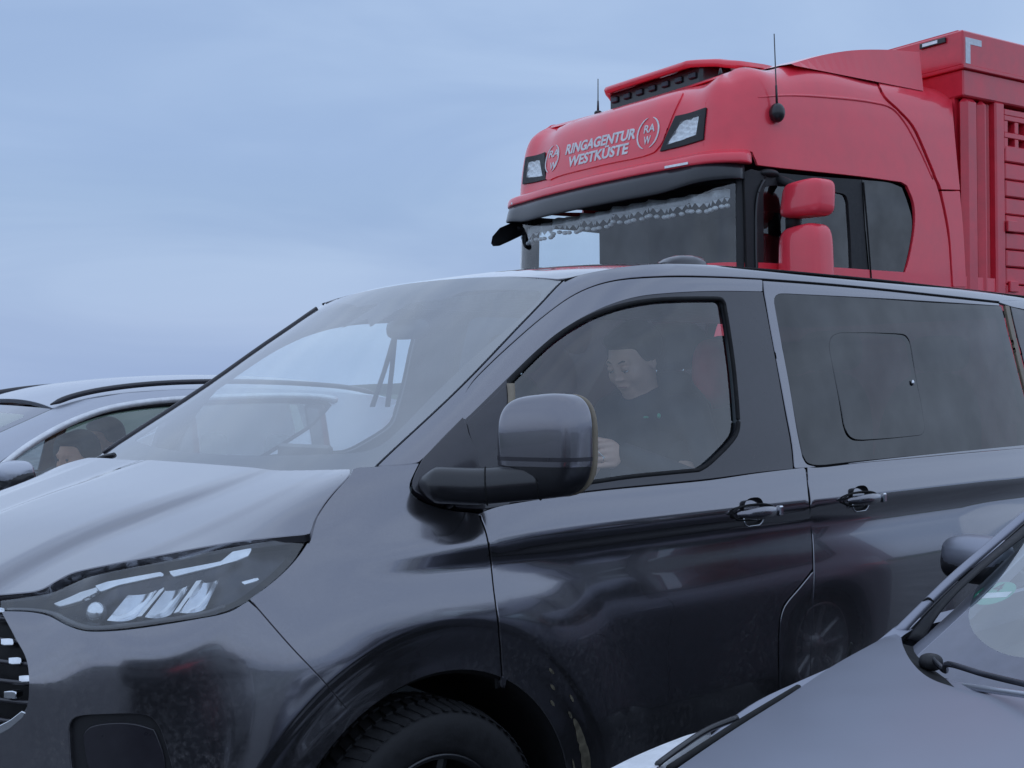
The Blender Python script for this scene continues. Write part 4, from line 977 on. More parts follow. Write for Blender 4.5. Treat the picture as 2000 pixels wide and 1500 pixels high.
# base cover: the wedge panel between pillar, wing and door
bcv = np.vstack([FS.inv(cat_spline([(822, 906), (811, 928), (804, 947), (806, 960), (820, 972), (852, 986), (895, 995), (935, 998)], n=3)), FS.inv([(945, 993), (942, 960)])])
top_ = US.inv([(903, 822), (880, 846), (850, 877), (824, 903)]); bot_ = US.inv(cat_spline([(824, 906), (812, 928), (805, 947), (807, 960), (822, 970), (855, 984), (897, 993), (943, 996)], n=3)); rt_ = US.inv(cat_spline([(943, 996), (940, 960), (931, 900), (912, 850), (905, 824)], n=3))
panel('mirror_base_cover', US, np.vstack([top_[::-1][::-1], bot_, rt_]), M['satin'], van, sp=.02, depth=.02, off=.012)
V = []
for (px, n0) in ((952, .041), (1047, .038)):
    i = np.argmin(np.abs(VF.project(A_)[0][:, 0]-px)); c = L2(A_[i])[0]; t = L2(A_[min(i+1, len(A_)-1)])[0]-L2(A_[i-1])[0]; t /= np.linalg.norm(t); x = np.cross(t, [0, 0, 1.]); x /= np.linalg.norm(x); y = np.cross(x, t)
    tube('mirror_arm_joint', [c+(rad_[i]+.0005)*(math.cos(a)*x+math.sin(a)*y) for a in np.linspace(0, 2*math.pi, 30)[:-1]], .0022, M['gap'], van, seg=5, closed=True)
# wiper pivots peeping over the bonnet
wp = VF.at(205, 893, w=-.70)
ftube('wiper_arm', [wp+[0, -.02, -.01], wp+[.02, .02, .0], wp+[.03, .10, -.005]], .010, M['blackm'], van)
ftube('wiper_arm', [wp+[-.03, -.03, -.015], wp+[-.01, 0, 0], wp+[.01, .05, .01]], .008, M['black'], van)
V = []
cw = [(u_, w_, z_) for w_ in np.linspace(-.8, .8, 12) for u_, z_ in ((-.10, 1.225), (.0, 1.20))]
mesh('cowl_panel', L2(cw), [(2*i, 2*i+1, 2*i+3, 2*i+2) for i in range(11)], M['blackm'], van)
ftube('wiper_blade', [(-.055, .60, 1.262), (-.075, .2, 1.262), (-.06, -.25, 1.258)], .006, M['blackm'], van)
# ---- cabin
fbox('cabin_floor', (-.3, -.85, .42), (4.0, .85, .46), M['cabin'], van)
fbox('bulkhead', (-.12, -.8, .46), (-.06, .8, 1.16), M['dash'], van)
V = []; Fc = []; nd = 15; prof = [(-.16, 1.165), (-.02, 1.185), (.10, 1.20), (.22, 1.205), (.31, 1.185), (.36, 1.12), (.38, .95), (.36, .6)]
for i in range(nd):
    w_ = -.84+1.68*i/(nd-1)
    for (u_, z_) in prof:
        bump_ = .035*math.exp(-((w_-.40)/.16)**2)*math.exp(-((u_-.24)/.08)**2)
        V.append((u_, w_, z_+bump_+.008*math.sin(w_*9)))
k = len(prof)
for i in range(nd-1):
    for j in range(k-1): Fc.append((i*k+j, i*k+j+1, (i+1)*k+j+1, (i+1)*k+j))
mesh('dashboard', L2(V), Fc, M['dash'], van, True)
fbox('centre_display', (.25, -.14, 1.17), (.27, .16, 1.31), M['black'], van, .01)
fbox('headliner', (1.08, -.60, 1.80), (3.9, .60, 1.825), M['lace'], van)
sw_c = np.array([.50, .40, 1.10]); V = []
ang = math.radians(28)
ftube('steering_wheel', [], 0, None, None) if False else tube('steering_wheel', L2([sw_c+.185*np.array([math.sin(ang)*math.sin(a)*1.0, math.cos(a), math.cos(ang)*math.sin(a)]) for a in np.linspace(0, 2*math.pi, 40)[:-1]]), .016, M['black'], van, closed=True)
fell('steering_hub', sw_c+[-.02, 0, 0], (.03, .07, .06), M['black'], van)
def seat(u_, w_, name='seat'):
    r_ = empty(name, L2((u_, w_, .58))[0]); r_.parent = van
    f = lambda p: np.array(p, float)
    tilt = .22
    ellips('seat_cushion', f((.0, 0, .20)), (.27, .26, .10), M['cabin'], r_, p=3.2)
    ellips('seat_back', f((.30, 0, .60)), (.09, .25, .36), M['cabin'], r_, 24, 16, 3.0, lambda v: np.array([v[0]+tilt*v[2], v[1]*(1-.12*max(v[2], 0)/.36), v[2]]))
    ellips('headrest', f((.42, 0, 1.045)), (.055, .14, .085), M['cabin'], r_, 20, 12, 3.2)
    for s_ in (-.06, .06): tube('headrest_post', [(.40, s_, .93), (.415, s_, 1.0)], .006, M['chrome'], r_)
    return r_
seat(1.14, .42); seat(1.14, -.42); seat(2.15, .42); seat(2.15, -.1); seat(2.15, -.55); seat(3.05, .42); seat(3.05, -.42)
# interior mirror with a dangling ribbon
im = WS.ev(WS.inv([(800, 648)]))[0]+np.array([.10, 0, -.03])
im = VF.at(798, 642, w=.02)
fell('interior_mirror', im, (.02, .115, .036), M['black'], van, p=3.2)
ftube('mirror_stalk', [im+[0, 0, .0], im+[.05, 0, .08]], .012, M['black'], van)
for k, (px0, px1) in enumerate(((768, 722), (766, 752))):
    a_, b_ = VF.at(px0, 650, w=.12), VF.at(px1, 795, w=.12); ribbon('hanging_ribbon', [a_, (a_+b_)/2+[.004, 0, 0], b_], [a_+[.022, 0, 0], (a_+b_)/2+[.022, 0, 0], b_+[.020, 0, 0]], M['cabin'], van, rows=1, n=6, thick=.002)

# ================================================================== the red livestock truck
TF = Frame((2.49234398, 9.91720568, 0), math.radians(55.762537)); ORG = (0, 0, 0)
TB = np.arange(10)
T_S = [(-2.36, 0, 'f'), (-2.352, .3, 'f'), (-2.333, .6, 'f'), (-2.297, .88, 'f'), (-2.228, 1.08, 'c'), (-2.11, 1.195, 'c'), (-1.94, 1.238, 's2'), (-1.75, 1.25, 's2'), (-1.4, 1.25, 's'), (-.9, 1.25, 's'), (-.4, 1.25, 's'), (-.03, 1.25, 's')]
TZ = {'f': [1.1, 2.0, 2.75, 2.95, 3.12, 3.28, 3.37, 3.43, 3.47, 3.50], 'c': [1.1, 2.0, 2.75, 2.95, 3.13, 3.29, 3.38, 3.43, 3.46, 3.475], 's2': [1.1, 2.0, 2.75, 2.95, 3.14, 3.31, 3.415, 3.475, 3.51, 3.525], 's': [1.1, 2.0, 2.75, 2.95, 3.14, 3.32, 3.45, 3.53, 3.59, 3.62]}
TD = {'f': [-.04, .0, .045, .06, .085, .125, .175, .25, .34, .43], 'c': [-.03, .0, .025, .032, .048, .078, .115, .165, .215, .255], 's2': [0, .0, .010, .015, .024, .042, .075, .125, .19, .25], 's': [0, .0, .008, .014, .024, .045, .08, .135, .22, .29]}
_p = np.array([(a, b) for a, b, _ in T_S]); _ts = np.r_[0, np.cumsum(np.linalg.norm(np.diff(_p, axis=0), axis=1))]
TPL = Spl(np.r_[-_ts[2], -_ts[1], _ts], np.vstack([[_p[2][0], -_p[2][1]], [_p[1][0], -_p[1][1]], _p]))
def mk(tab): r = np.array([tab[c] for _, _, c in T_S], float); return Spl(np.r_[-_ts[2], -_ts[1], _ts], np.vstack([r[2:3], r[1:2], r]))
TZS, TDS = mk(TZ), mk(TD)
def bic(rows, x):
    m = rows.shape[1]; x = np.clip(x, 0, m-1.0001); i = x.astype(int); t = x-i; r = np.arange(len(rows)); g = lambda k: rows[r, np.clip(k, 0, m-1)]
    p0, p1, p2, p3 = g(i-1), g(i), g(i+1), g(i+2)
    return .5*(2*p1+(p2-p0)*t+(2*p0-5*p1+4*p2-p3)*t*t+(3*p1-p0-3*p2+p3)*t**3)
def F_cab(s, b):
    s = np.asarray(s, float); b = np.asarray(b, float); sg = np.where(s < 0, -1., 1.); sa = np.abs(s)
    P = spl_ev(TPL, sa); T = spl_ev(TPL, sa+.01)-spl_ev(TPL, sa-.01); T /= np.linalg.norm(T, axis=1)[:, None]
    z = bic(spl_ev(TZS, sa), b); d = bic(spl_ev(TDS, sa), b)
    u = P[:, 0]+T[:, 1]*d; w = (P[:, 1]-T[:, 0]*d)
    # long swage along the cab flank, and the falling rear edge
    z = z+(b > 4)*.02*sstep(-2, -1.1, u)*np.clip(b-4, 0, 2)/2
    return np.stack([u, w*sg, z], 1)
CS = Surf(F_cab, (-2.6, 4.1), (1.2, 8.9), 240, 120, TF); CS.sgn = -1
CS.front = ((CS.normal(CS.G)*(TF.cam-CS.P)).sum(1) > 0)
truck = empty('livestock_truck', TF.world([[0, 0, 0]])[0], TF.rz, 'red livestock truck with white lettering over its windscreen, behind the grey van', 'truck')
RED = M['truck_red']
sT = lambda u: np.interp(u, _p[4:, 0], _ts[4:])
TT = lambda pts, n=4: CS.inv(cat_spline(pts, n=n) if len(pts) > 2 else np.array(pts, float))
# red upper shell, one sheet round the corner; top edge runs over the roof
low_f = TT([(985, 402), (1020, 392), (1100, 371), (1193, 347), (1280, 325), (1340, 312), (1400, 300), (1440, 293), (1470, 296)])
side_l = TT([(1480, 322), (1530, 328), (1680, 344), (1760, 355)])
r_e = TT([(1772, 362), (1785, 395), (1788, 432), (1780, 490), (1764, 552)])
crz = TT([(1858, 560), (1852, 470), (1832, 372), (1806, 305), (1778, 245), (1748, 213), (1725, 190), (1706, 152)])
topb = np.array([(s_, 8.6) for s_ in np.linspace(crz[-1][0], -2.55, 60)])
shell = np.vstack([low_f, side_l, r_e, crz, [(crz[-1][0]+.02, 7.4)], topb, [(-2.55, 3.1)]])
shell[:, 1] = np.clip(shell[:, 1], 1.3, 8.8)
lampR = [(1324, 230), (1379, 213), (1374, 271), (1294, 294)]
lrp = CS.inv(np.array([(1327., 233), (1376, 218), (1371, 268), (1300, 289)])); lrp_m = lrp*[-1, 1]
holes = [lrp[::-1], lrp_m]
panel('cab_upper_shell', CS, shell, RED, truck, holes=holes, sp=.05, depth=.02, eds=.03)
# far side of the cab, mirrored from the near flank
msh = np.vstack([[(1.9, 2.6)], side_l[1:], r_e, crz, [(crz[-1][0]+.02, 7.4)], [(s_, 8.6) for s_ in np.linspace(crz[-1][0], 2.0, 12)]])
cl_ = F_cab(np.linspace(-3.95, 3.95, 90), np.full(90, 8.5))-np.array([0, 0, .004]); ct_ = np.stack([cl_[:, 0]*.98-.01, cl_[:, 1]*.5, cl_[:, 2]], 1)
mesh('roof_skin', L2(np.vstack([cl_, ct_])), [(i, i+1, i+91, i+90) for i in range(89)]+[(90+i, 91+i, 179-i-1, 179-i) for i in range(44)], RED, truck, True)
panel('cab_far_flank', CS, msh, RED, truck, sp=.09, depth=.02, mirror=True)
# rear side fairings
rf = np.vstack([TT([(1708, 151), (1727, 189), (1751, 212), (1782, 246), (1810, 306), (1836, 370)]), TT([(1836, 370), (1872, 371)]), TT([(1872, 371), (1864, 290), (1858, 220), (1854, 172), (1848, 160), (1830, 155), (1780, 151), (1740, 150)])])
panel('side_fairing', CS, rf, RED, truck, sp=.05, depth=.06, off=.012)
rf2 = np.vstack([TT([(1837, 374), (1852, 450), (1860, 560)]), TT([(1885, 560), (1879, 450), (1872, 374)])])
panel('side_fairing', CS, rf2, RED, truck, sp=.05, depth=.06, off=.010)
panel('side_fairing', CS, rf, RED, truck, sp=.09, depth=.06, off=.012, mirror=True)
# recessed bevel around the side windows, black door zone
bev_o = np.vstack([side_l, r_e]); bev_i = TT([(1484, 333), (1535, 338), (1680, 348), (1742, 356), (1766, 364), (1775, 395), (1782, 432), (1775, 480), (1757, 552)])
doorz = np.vstack([TT([(1468, 330), (1484, 334), (1535, 339), (1600, 345), (1684, 351)]), TT([(1684, 351), (1690, 450), (1700, 560)]), TT([(1700, 560), (1480, 560), (1468, 330)], 1)])
dglass = TT([(1490, 372), (1497, 360), (1560, 358), (1640, 372), (1655, 378), (1662, 392), (1666, 450), (1669, 560), (1488, 560)], 1)
dg2 = np.vstack([TT([(1492, 560), (1490, 450), (1489, 380)]), TT([(1489, 380), (1493, 364), (1510, 360)]), TT([(1510, 360), (1560, 363), (1640, 375)]), TT([(1640, 375), (1655, 380), (1661, 395)]), TT([(1661, 395), (1665, 460), (1668, 560)])])
dg2[:, 1] = np.clip(dg2[:, 1], 1.25, 3)
doorz[:, 1] = np.clip(doorz[:, 1], 1.2, 3)
panel('door_upper_frame', CS, doorz, M['blackm'], truck, holes=[shr(dg2, .012)], sp=.06, depth=.03, off=-.006)
panel('door_window', CS, dg2, M['tglass'], truck, sp=.08, depth=0, off=-.02)
rglass = np.vstack([TT([(1686, 351), (1740, 357), (1763, 366)]), TT([(1763, 366), (1774, 395), (1783, 432), (1776, 490), (1758, 560)]), TT([(1758, 560), (1702, 560), (1693, 450), (1686, 351)], 1)])
rglass[:, 1] = np.clip(rglass[:, 1], 1.2, 3)
panel('rear_side_glass', CS, rglass, M['tint'], truck, sp=.08, depth=.01, off=-.008)
panel('door_upper_frame', CS, doorz, M['blackm'], truck, holes=[shr(dg2, .012)], sp=.10, depth=.03, off=-.006, mirror=True); panel('door_window', CS, dg2, M['tglass'], truck, sp=.12, depth=0, off=-.02, mirror=True)
panel('rear_side_glass', CS, rglass, M['tint'], truck, sp=.12, depth=0, off=-.008, mirror=True)
ftube('door_weather_strip', CS.ev(TT([(1478, 560), (1476, 480), (1477, 400), (1482, 372), (1492, 352)]))+[0, .004, 0], .011, M['black'], truck, seg=6)
ftube('door_weather_strip', CS.ev(TT([(1686, 356), (1694, 450), (1702, 556)]))+[0, .002, 0], .006, M['gap'], truck, seg=6)
# A pillar, windscreen and visor
apz = np.vstack([TT([(1438, 345), (1468, 330)]), TT([(1468, 330), (1478, 560)]), TT([(1478, 560), (1440, 560), (1438, 345)], 1)]); apz[:, 1] = np.clip(apz[:, 1], 1.2, 3)
panel('a_pillar', CS, apz, M['blackm'], truck, sp=.05, depth=.03); panel('a_pillar', CS, apz, M['blackm'], truck, sp=.05, depth=.03, mirror=True)
ftube('a_pillar_gutter', CS.ev(TT([(1452, 348), (1455, 450), (1457, 560)]))+[-.005, .006, 0], .006, M['gap'], truck, seg=6)
wsr = TT([(1437, 346), (1438, 560)]); s_e = wsr[0][0]
wso = np.vstack([[(q, 1.30) for q in np.linspace(-s_e, s_e, 30)], [(q, 2.24) for q in np.linspace(s_e, -s_e, 30)]])
panel('windscreen', CS, wso, M['tglass'], truck, sp=.10, depth=0, off=-.012)
# lip: red ledge above the black visor.  cross-section swept round the cab front
def sweep(name, cs, s0, s1, m, n=60, fade=.12, endtaper=True, lift=0.):
    V = []; Fc = []; k = len(cs)
    for i in range(n+1):
        s_ = s0+(s1-s0)*i/n; f = 1.
        if endtaper: f = min(1, (min(s_-s0, s1-s_)+.01)/fade); f = math.sqrt(max(0, 1-(1-f)**2))
        for (b_, o_) in cs: b_ = b_+lift*float(sstep(.65, 1.35, abs(s_)))*max(0, (2.36-b_)/.45); P = CS.ev([(s_, b_)])[0]; nn = CS.normal([(s_, 2.4)])[0]; nn[2] = 0; nn /= np.linalg.norm(nn); V.append(P+nn*(o_*f if o_ > 0 else o_))
    for i in range(n):
        for j in range(k): Fc.append((i*k+j, i*k+(j+1) % k, (i+1)*k+(j+1) % k, (i+1)*k+j))
    Fc += [tuple(range(k))[::-1], tuple(n*k+j for j in range(k))]
    return mesh(name, L2(V), Fc, m, truck, True)
s1 = TT([(1464, 310), (1464, 311)])[0][0]
o = sweep('visor_lip', [(3.02, -.01), (3.0, .012), (2.92, .05), (2.80, .085), (2.60, .092), (2.40, .095), (2.34, .088), (2.34, -.01)], -s1, s1, RED)
o.modifiers.new('bevel', 'BEVEL').width = .006
s2 = TT([(1452, 338), (1452, 339)])[0][0]
sweep('sun_visor', [(2.36, -.005), (2.36, .085), (2.15, .100), (1.93, .115), (1.915, .11), (1.93, .095), (2.15, .07), (2.3, -.005)], -s2, s2, M['visor'], fade=.35, lift=.12)
for px, py in ((990, 413), (1341, 329)):
    c = CS.inv([(px, py)])[0]; q = [(c[0]+a, b_) for a, b_ in ((-.10, 2.40), (.10, 2.40), (.10, 2.50), (-.10, 2.50))]
    V = [];
    for a, b_ in q: P = CS.ev([(a if px > 1000 else a, b_)])[0]; nn = CS.normal([(a, 2.4)])[0]; nn[2] = 0; V.append(P+nn/np.linalg.norm(nn)*.101)
    poly3('marker_light', V, M['alloy'], truck, .012, nrm=(-1, 0, 0))
# bodywork header band above windscreen (dark gap under the visor)
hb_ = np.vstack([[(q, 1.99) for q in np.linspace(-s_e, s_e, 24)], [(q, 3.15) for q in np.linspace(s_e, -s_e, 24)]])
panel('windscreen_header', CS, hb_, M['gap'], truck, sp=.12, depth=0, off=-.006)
# raised centre of the front face
cen = np.vstack([TT([(1068, 350), (1075, 300), (1088, 262)]), TT([(1100, 247), (1200, 220), (1322, 186)]), TT([(1335, 183), (1315, 225), (1296, 275)]), TT([(1290, 285), (1276, 299), (1180, 322), (1090, 345), (1075, 352)])])
panel('front_face_panel', CS, cen, RED, truck, sp=.05, depth=.012, off=.010, eds=.03)
# roof lamps
for s_ in (1, -1):
    lo_ = lrp*[s_, 1]; fr_o = CS.inv(np.array([(1321, 228.), (1381, 211), (1375, 273), (1291, 296)]))*[s_, 1]; fr_i = CS.inv(np.array([(1332, 239.), (1368, 227), (1362, 264), (1304, 284)]))*[s_, 1]
    if s_ < 0: pass
    panel('roof_lamp_frame', CS, fr_o, M['blackm'], truck, holes=[fr_i], sp=.04, depth=.03, off=.012)
    panel('roof_lamp_lens', CS, fr_i, M['lens'], truck, sp=.05, depth=0, off=.013)
    P = np.array([CS.ev([p])[0] for p in fr_i]); nn = CS.normal([fr_i[0]])[0]; V = []; Fc = []; n = 6
    for i in range(n+1):
        for j in range(n+1):
            a, b = i/n, j/n; p = P[0]*(1-a)*(1-b)+P[1]*a*(1-b)+P[2]*a*b+P[3]*(1-a)*b
            V.append(p-nn*(-.010+.016*(1-(2*a-1)**2)*(1-(2*b-1)**2)+(.010 if (i+j) % 3 == 0 else 0)))
    for i in range(n):
        for j in range(n): k = i*(n+1)+j; Fc.append((k, k+1, k+n+2, k+n+1))
    mesh('roof_lamp_reflector', L2(V), Fc, M['lampwhite'], truck)
# lettering bent on to the front face
def letters(txt, p0, p1, hgt, name='lettering', shear=.07, off=.0125, m='white', bold=.0):
    """text baseline from pixel p0 to pixel p1; hgt in metres; follows the cab front"""
    cu = bpy.data.curves.new(name, 'FONT'); cu.body = txt; cu.size = 1; cu.shear = shear; cu.offset = bold; cu.extrude = .006; cu.resolution_u = 3
    ob = bpy.data.objects.new(name, cu); COL.objects.link(ob); dg_ = bpy.context.evaluated_depsgraph_get(); me = bpy.data.meshes.new_from_object(ob.evaluated_get(dg_))
    bpy.data.objects.remove(ob); X = np.array([v.co[:] for v in me.vertices]); x0, x1 = X[:, 0].min(), X[:, 0].max(); H = .72
    a, b = CS.inv([p0])[0], CS.inv([p1])[0]; A, B = CS.ev([a])[0], CS.ev([b])[0]
    t = (X[:, 0]-x0)/(x1-x0)
    zz = A[2]*(1-t)+B[2]*t+X[:, 1]/H*hgt
    ss = a[0]*(1-t)+b[0]*t; bb = a[1]*(1-t)+b[1]*t
    for _ in range(6):
        P = CS.ev(np.stack([ss, bb], 1)); P2 = CS.ev(np.stack([ss, bb+.01], 1)); bb = bb+np.clip((zz-P[:, 2])/np.maximum((P2[:, 2]-P[:, 2])/.01, .02), -.5, .5)
    q = np.stack([ss, bb], 1); P = CS.ev(q)+CS.normal(q)*(off+X[:, 2:3]*.3)
    for v, c in zip(me.vertices, L2(P)): v.co = c
    me.materials.clear(); me.materials.append(M[m]); o = bpy.data.objects.new(name, me); COL.objects.link(o); o.parent = truck; return o
letters('RINGAGENTUR', (1107, 303), (1243, 271), .072, bold=.03)
letters('WESTKÜSTE', (1112, 327), (1229, 300), .072, bold=.03)
def emblem(cx, cy, r_, k):
    c = CS.inv([(cx, cy)])[0]; C = CS.ev([c])[0]
    for (a0, a1) in ((100, 255), (-75, 75)):
        V = []; Fc = []; n = 24
        for i in range(n+1):
            t = i/n; a = math.radians(a0+(a1-a0)*t); th_ = .013*math.sin(math.pi*t)**.6+.001
            for rr in (r_-th_/2, r_+th_/2):
                z_ = C[2]+rr*math.sin(a); w_ = C[1]+rr*math.cos(a)*.92
                ss, bb = c[0]+(w_-C[1]), c[1]
                for _ in range(8):
                    P = CS.ev([(ss, bb)])[0]; P2 = CS.ev([(ss, bb+.01)])[0]; bb += (z_-P[2])/max((P2[2]-P[2])/.01, .02)
                for o_ in (.0125, .0155): V.append(CS.ev([(ss, bb)])[0]+CS.normal([(ss, bb)])[0]*o_)
        for i in range(n):
            for q in range(4): o4 = [0, 2, 3, 1]; Fc.append((i*4+o4[q], i*4+o4[(q+1) % 4], i*4+4+o4[(q+1) % 4], i*4+4+o4[q]))
        mesh('emblem_ring', L2(V), Fc, M['white'], truck)
    a, b = k
    letters('RA', a[0], a[1], .055, bold=.012, shear=.0); letters('W', b[0], b[1], .055, bold=.012, shear=.0)
emblem(1081, 311, .100, (((1075, 310), (1094, 305)), ((1076, 333), (1088, 330))))
emblem(1268, 261, .105, (((1260, 262), (1281, 257)), ((1259, 284), (1272, 281))))
# swage line along the flank
def ridge(pts, r_, off, name='flank_swage', m=RED):
    q = TT(pts, 6); P = CS.ev(q)+CS.normal(q)*off; n = len(P); tube(name, L2(P), r_*np.sin(np.linspace(.15, math.pi-.3, n))**.4, m, truck, seg=10)
ridge([(1480, 190), (1540, 186), (1620, 190), (1700, 199), (1740, 210), (1765, 236), (1795, 290), (1822, 350)], .012, -.003)
ridge([(1383, 190), (1378, 200), (1376, 240), (1374, 285)], .005, -.003, 'panel_joint')
# roof wing over a dark light bar
wf = [TF.at(1186, 192, w=-.42), TF.at(1260, 160, w=.0), TF.at(1340, 136, w=.45), TF.at(1350, 131, w=.62), TF.at(1430, 127, w=.86), TF.at(1493, 131, w=.98)]
V = []; Fc = []
nw = 31
for i in range(nw):
    w_ = -.66+1.32*i/(nw-1); a = abs(w_); k_ = max(0, a-.45)
    uf = -1.86+1.15*k_+.25*k_*k_; zf = 3.698-.02*sstep(.56, .66, a)
    for (du, dz) in ((.0, -.045), (-.015, -.02), (0, .002), (.05, .014), (.30, .022), (.62, .016), (.62, -.005), (.30, -.01), (.08, -.02), (.04, -.04)):
        V.append((uf+du*(1-.2*a), w_, zf+dz))
for i in range(nw-1):
    for j in range(10): Fc.append((i*10+j, i*10+(j+1) % 10, i*10+10+(j+1) % 10, i*10+10+j))
Fc += [tuple(range(10))[::-1], tuple((nw-1)*10+j for j in range(10))]
o = mesh('roof_wing', L2(V), Fc, RED, truck, True)
fbox('roof_light_bar', (-1.78, -.50, 3.44), (-1.30, .50, 3.675), M['black'], truck, .02)
for i in range(7):
    w_ = -.42+.14*i; fbox('bar_spotlight', (-1.80, w_-.035, 3.59), (-1.77, w_+.035, 3.635), M['lampgrey'], truck, .008)
# aerials
def aerial(base, top, rb):
    r_ = empty('aerial', L2(base)[0]); r_.parent = truck; d = L2(top)[0]-L2(base)[0]
    tube('aerial_rod', [np.zeros(3), d*.33, d*.34, d], [.009, .007, .0045, .0035], M['black'], r_, seg=6); ellips('aerial_foot', (0, 0, -.01), rb, M['black'], r_)
b_ = CS.ev(CS.inv([(1511, 219)]))[0]; aerial(b_+[0, .03, 0], TF.at(1512, 66, w=b_[1]+.03), (.05, .05, .062))
b2 = TF.at(1168, 218, w=-.62); aerial(b2, TF.at(1168, 154, w=-.62), (.03, .03, .02))
b3 = TF.at(1407, 150, w=.75); tube('roof_horn_stay', L2([b3, b3+[0, 0, .055]]), [.02, .006], M['black'], truck)
b4 = TF.at(1575, 128, w=.70)
ftube('roof_hinge', [b4+[-.03, 0, -.04], b4+[0, 0, .01], b4+[.03, 0, .035], b4+[.06, 0, .03]], .022, M['black'], truck)
# roof air deflector
V = []; Fc = []
prof = [tuple(p_) for p_ in cat_spline([(-1.55, 3.60), (-1.25, 3.70), (-.95, 3.775), (-.6, 3.83), (-.25, 3.865)], n=4)]; npf = len(prof)
ws_ = [-1.12, -1.0, -.7, 0, .7, 1.0, 1.10]
for (u_, z_) in prof:
    for w_ in ws_:
        e = max(0, (abs(w_)-.7)/.42); V.append((u_, w_, z_-.025*e**2))
nb = len(V)
for (u_, z_) in prof: V.append((u_, 1.13, 3.56)); 
for (u_, z_) in prof: V.append((u_, -1.13, 3.56))
for i in range(npf-1):
    for j in range(6): Fc.append((i*7+j, i*7+j+1, i*7+j+8, i*7+j+7))
    Fc.append((i*7+6, nb+i, nb+i+1, i*7+13)); Fc.append((i*7, i*7+7, nb+npf+i+1, nb+npf+i))
Fc.append(tuple([7*(npf-1)+j for j in range(7)]+[nb+npf-1, nb+2*npf-1]))
mesh('roof_air_deflector', L2(V), Fc, RED, truck, False)
# driver door mirrors
import bmesh
mroot = empty('door_mirror', (0, 0, 0)); mroot.parent = truck; UM = -1.80
def thead(x0, x1, y0, y1, shear):
    a_, b_, t_, m_ = TF.at(x0, (y0+y1)/2, u=UM), TF.at(x1, (y0+y1)/2, u=UM), TF.at((x0+x1)/2, y0, u=UM), TF.at((x0+x1)/2, y1, u=UM)
    hw_, hh_ = abs(b_[1]-a_[1])/2*.94, abs(t_[2]-m_[2])/2; c_ = [UM, (a_[1]+b_[1])/2, (t_[2]+m_[2])/2]
    fell('mirror_head', c_, (.11, hw_, hh_), RED, mroot, seg=40, rings=30, p=5.0, fn=lambda v: np.array([v[0]*(1-.35*(v[1]/hw_)**2*(v[0] < 0)), v[1]*(1-.05*(v[2]/hh_))-shear*v[2], v[2]*(1+.06*(-v[1]/hw_))]))
thead(1534, 1617, 354, 424, .12); thead(1528, 1615, 441, 592, .0)
tube('mirror_mast', L2([TF.at(1550, 410, u=UM+.03), TF.at(1550, 455, u=UM+.03)]), .05, M['blackm'], mroot)
ftube('mirror_arm', [CS.ev(TT([(1492, 342), (1492, 343)]))[0]+[0, -.02, 0], TF.at(1505, 344, u=UM-.02), TF.at(1530, 354, u=UM), TF.at(1562, 368, u=UM+.03)], .030, M['blackm'], mroot)
fell('mirror_bracket', TF.at(1498, 340, u=UM-.08), (.08, .07, .03), M['blackm'], mroot)
# front ramp mirror at the far corner of the visor
import bmesh
V = [TF.at(px, py, w=-1.20) for px, py in [(963, 481), (966, 465), (985, 443), (1008, 433), (1017, 433), (1018, 445), (1010, 460), (985, 472)]]
fm = empty('front_mirror', (0, 0, 0)); fm.parent = truck
import bmesh
bm = bmesh.new(); c = np.mean(V, 0)
for p in V:
    for s_, e in ((1, 0), (.8, .05), (.5, .07), (.95, -.05)): bm.verts.new(L2(c+(p-c)*s_+[-e, 0, .0])[0])
bmesh.ops.convex_hull(bm, input=bm.verts); me = bpy.data.meshes.new('mirror_shell'); bm.to_mesh(me); bm.free(); me.materials.append(M['blackm']); o = bpy.data.objects.new('mirror_shell', me); COL.objects.link(o); o.parent = fm
o.modifiers.new('bevel', 'BEVEL').width = .01
ftube('mirror_arm', [TF.at(1010, 445, w=-1.2), TF.at(1030, 440, w=-1.15), CS.ev([(-1.1, 2.2)])[0]], .025, M['blackm'], fm)
# scalloped lace pelmet inside the windscreen: cloth, woven triangles, bobbles
ncv = 200; V = []; Fc = []
sA, sB = -s_e+.02, s_e-.03
def lz(t): return 2.70-.022*abs(math.sin(t*math.pi*7+.4))**.8-.006*math.sin(t*17)
def lp(t, z, o_=-.06):
    s_ = sA+(sB-sA)*t; P = CS.ev([(s_, 2.0)])[0]; nn = CS.normal([(s_, 2.0)])[0]; P = P+nn*(o_+.018*math.sin(t*math.pi*26)-.03*(z-2.0)); P[2] = z; return P
for i in range(ncv+1):
    t = i/ncv; e = lz(t); V += [lp(t, e+.028+.004*math.sin(t*43)), lp(t, e-.030)]
for i in range(ncv): Fc.append((2*i, 2*i+2, 2*i+3, 2*i+1))
pel = empty('lace_pelmet', (0, 0, 0)); pel.parent = truck
o = mesh('lace_band', L2(V), Fc, M['lace'], pel, True); o.modifiers.new('solidify', 'SOLIDIFY').thickness = .003
nb_ = 46; V = []; Fc = []
for i in range(nb_):
    t0, t1, tm = i/nb_, (i+1)/nb_, (i+.5)/nb_; b = len(V); V += [lp(t0+.002, lz(t0)-.031), lp(t1-.002, lz(t1)-.031), lp(tm, lz(tm)-.056)]; Fc.append((b, b+1, b+2))
o = mesh('lace_points', L2(V), Fc, M['lace'], pel); o.modifiers.new('solidify', 'SOLIDIFY').thickness = .003
V0 = None
for i in range(nb_):
    tm = (i+.5)/nb_; c = L2(lp(tm, lz(tm)-.082, -.058))[0]
    if V0 is None: o = ellips('bobble', (0, 0, 0), (.020, .020, .014), M['lace'], pel, 10, 7); V0 = o.data; o.location = c
    else: o = bpy.data.objects.new('bobble', V0); COL.objects.link(o); o.parent = pel; o.location = c
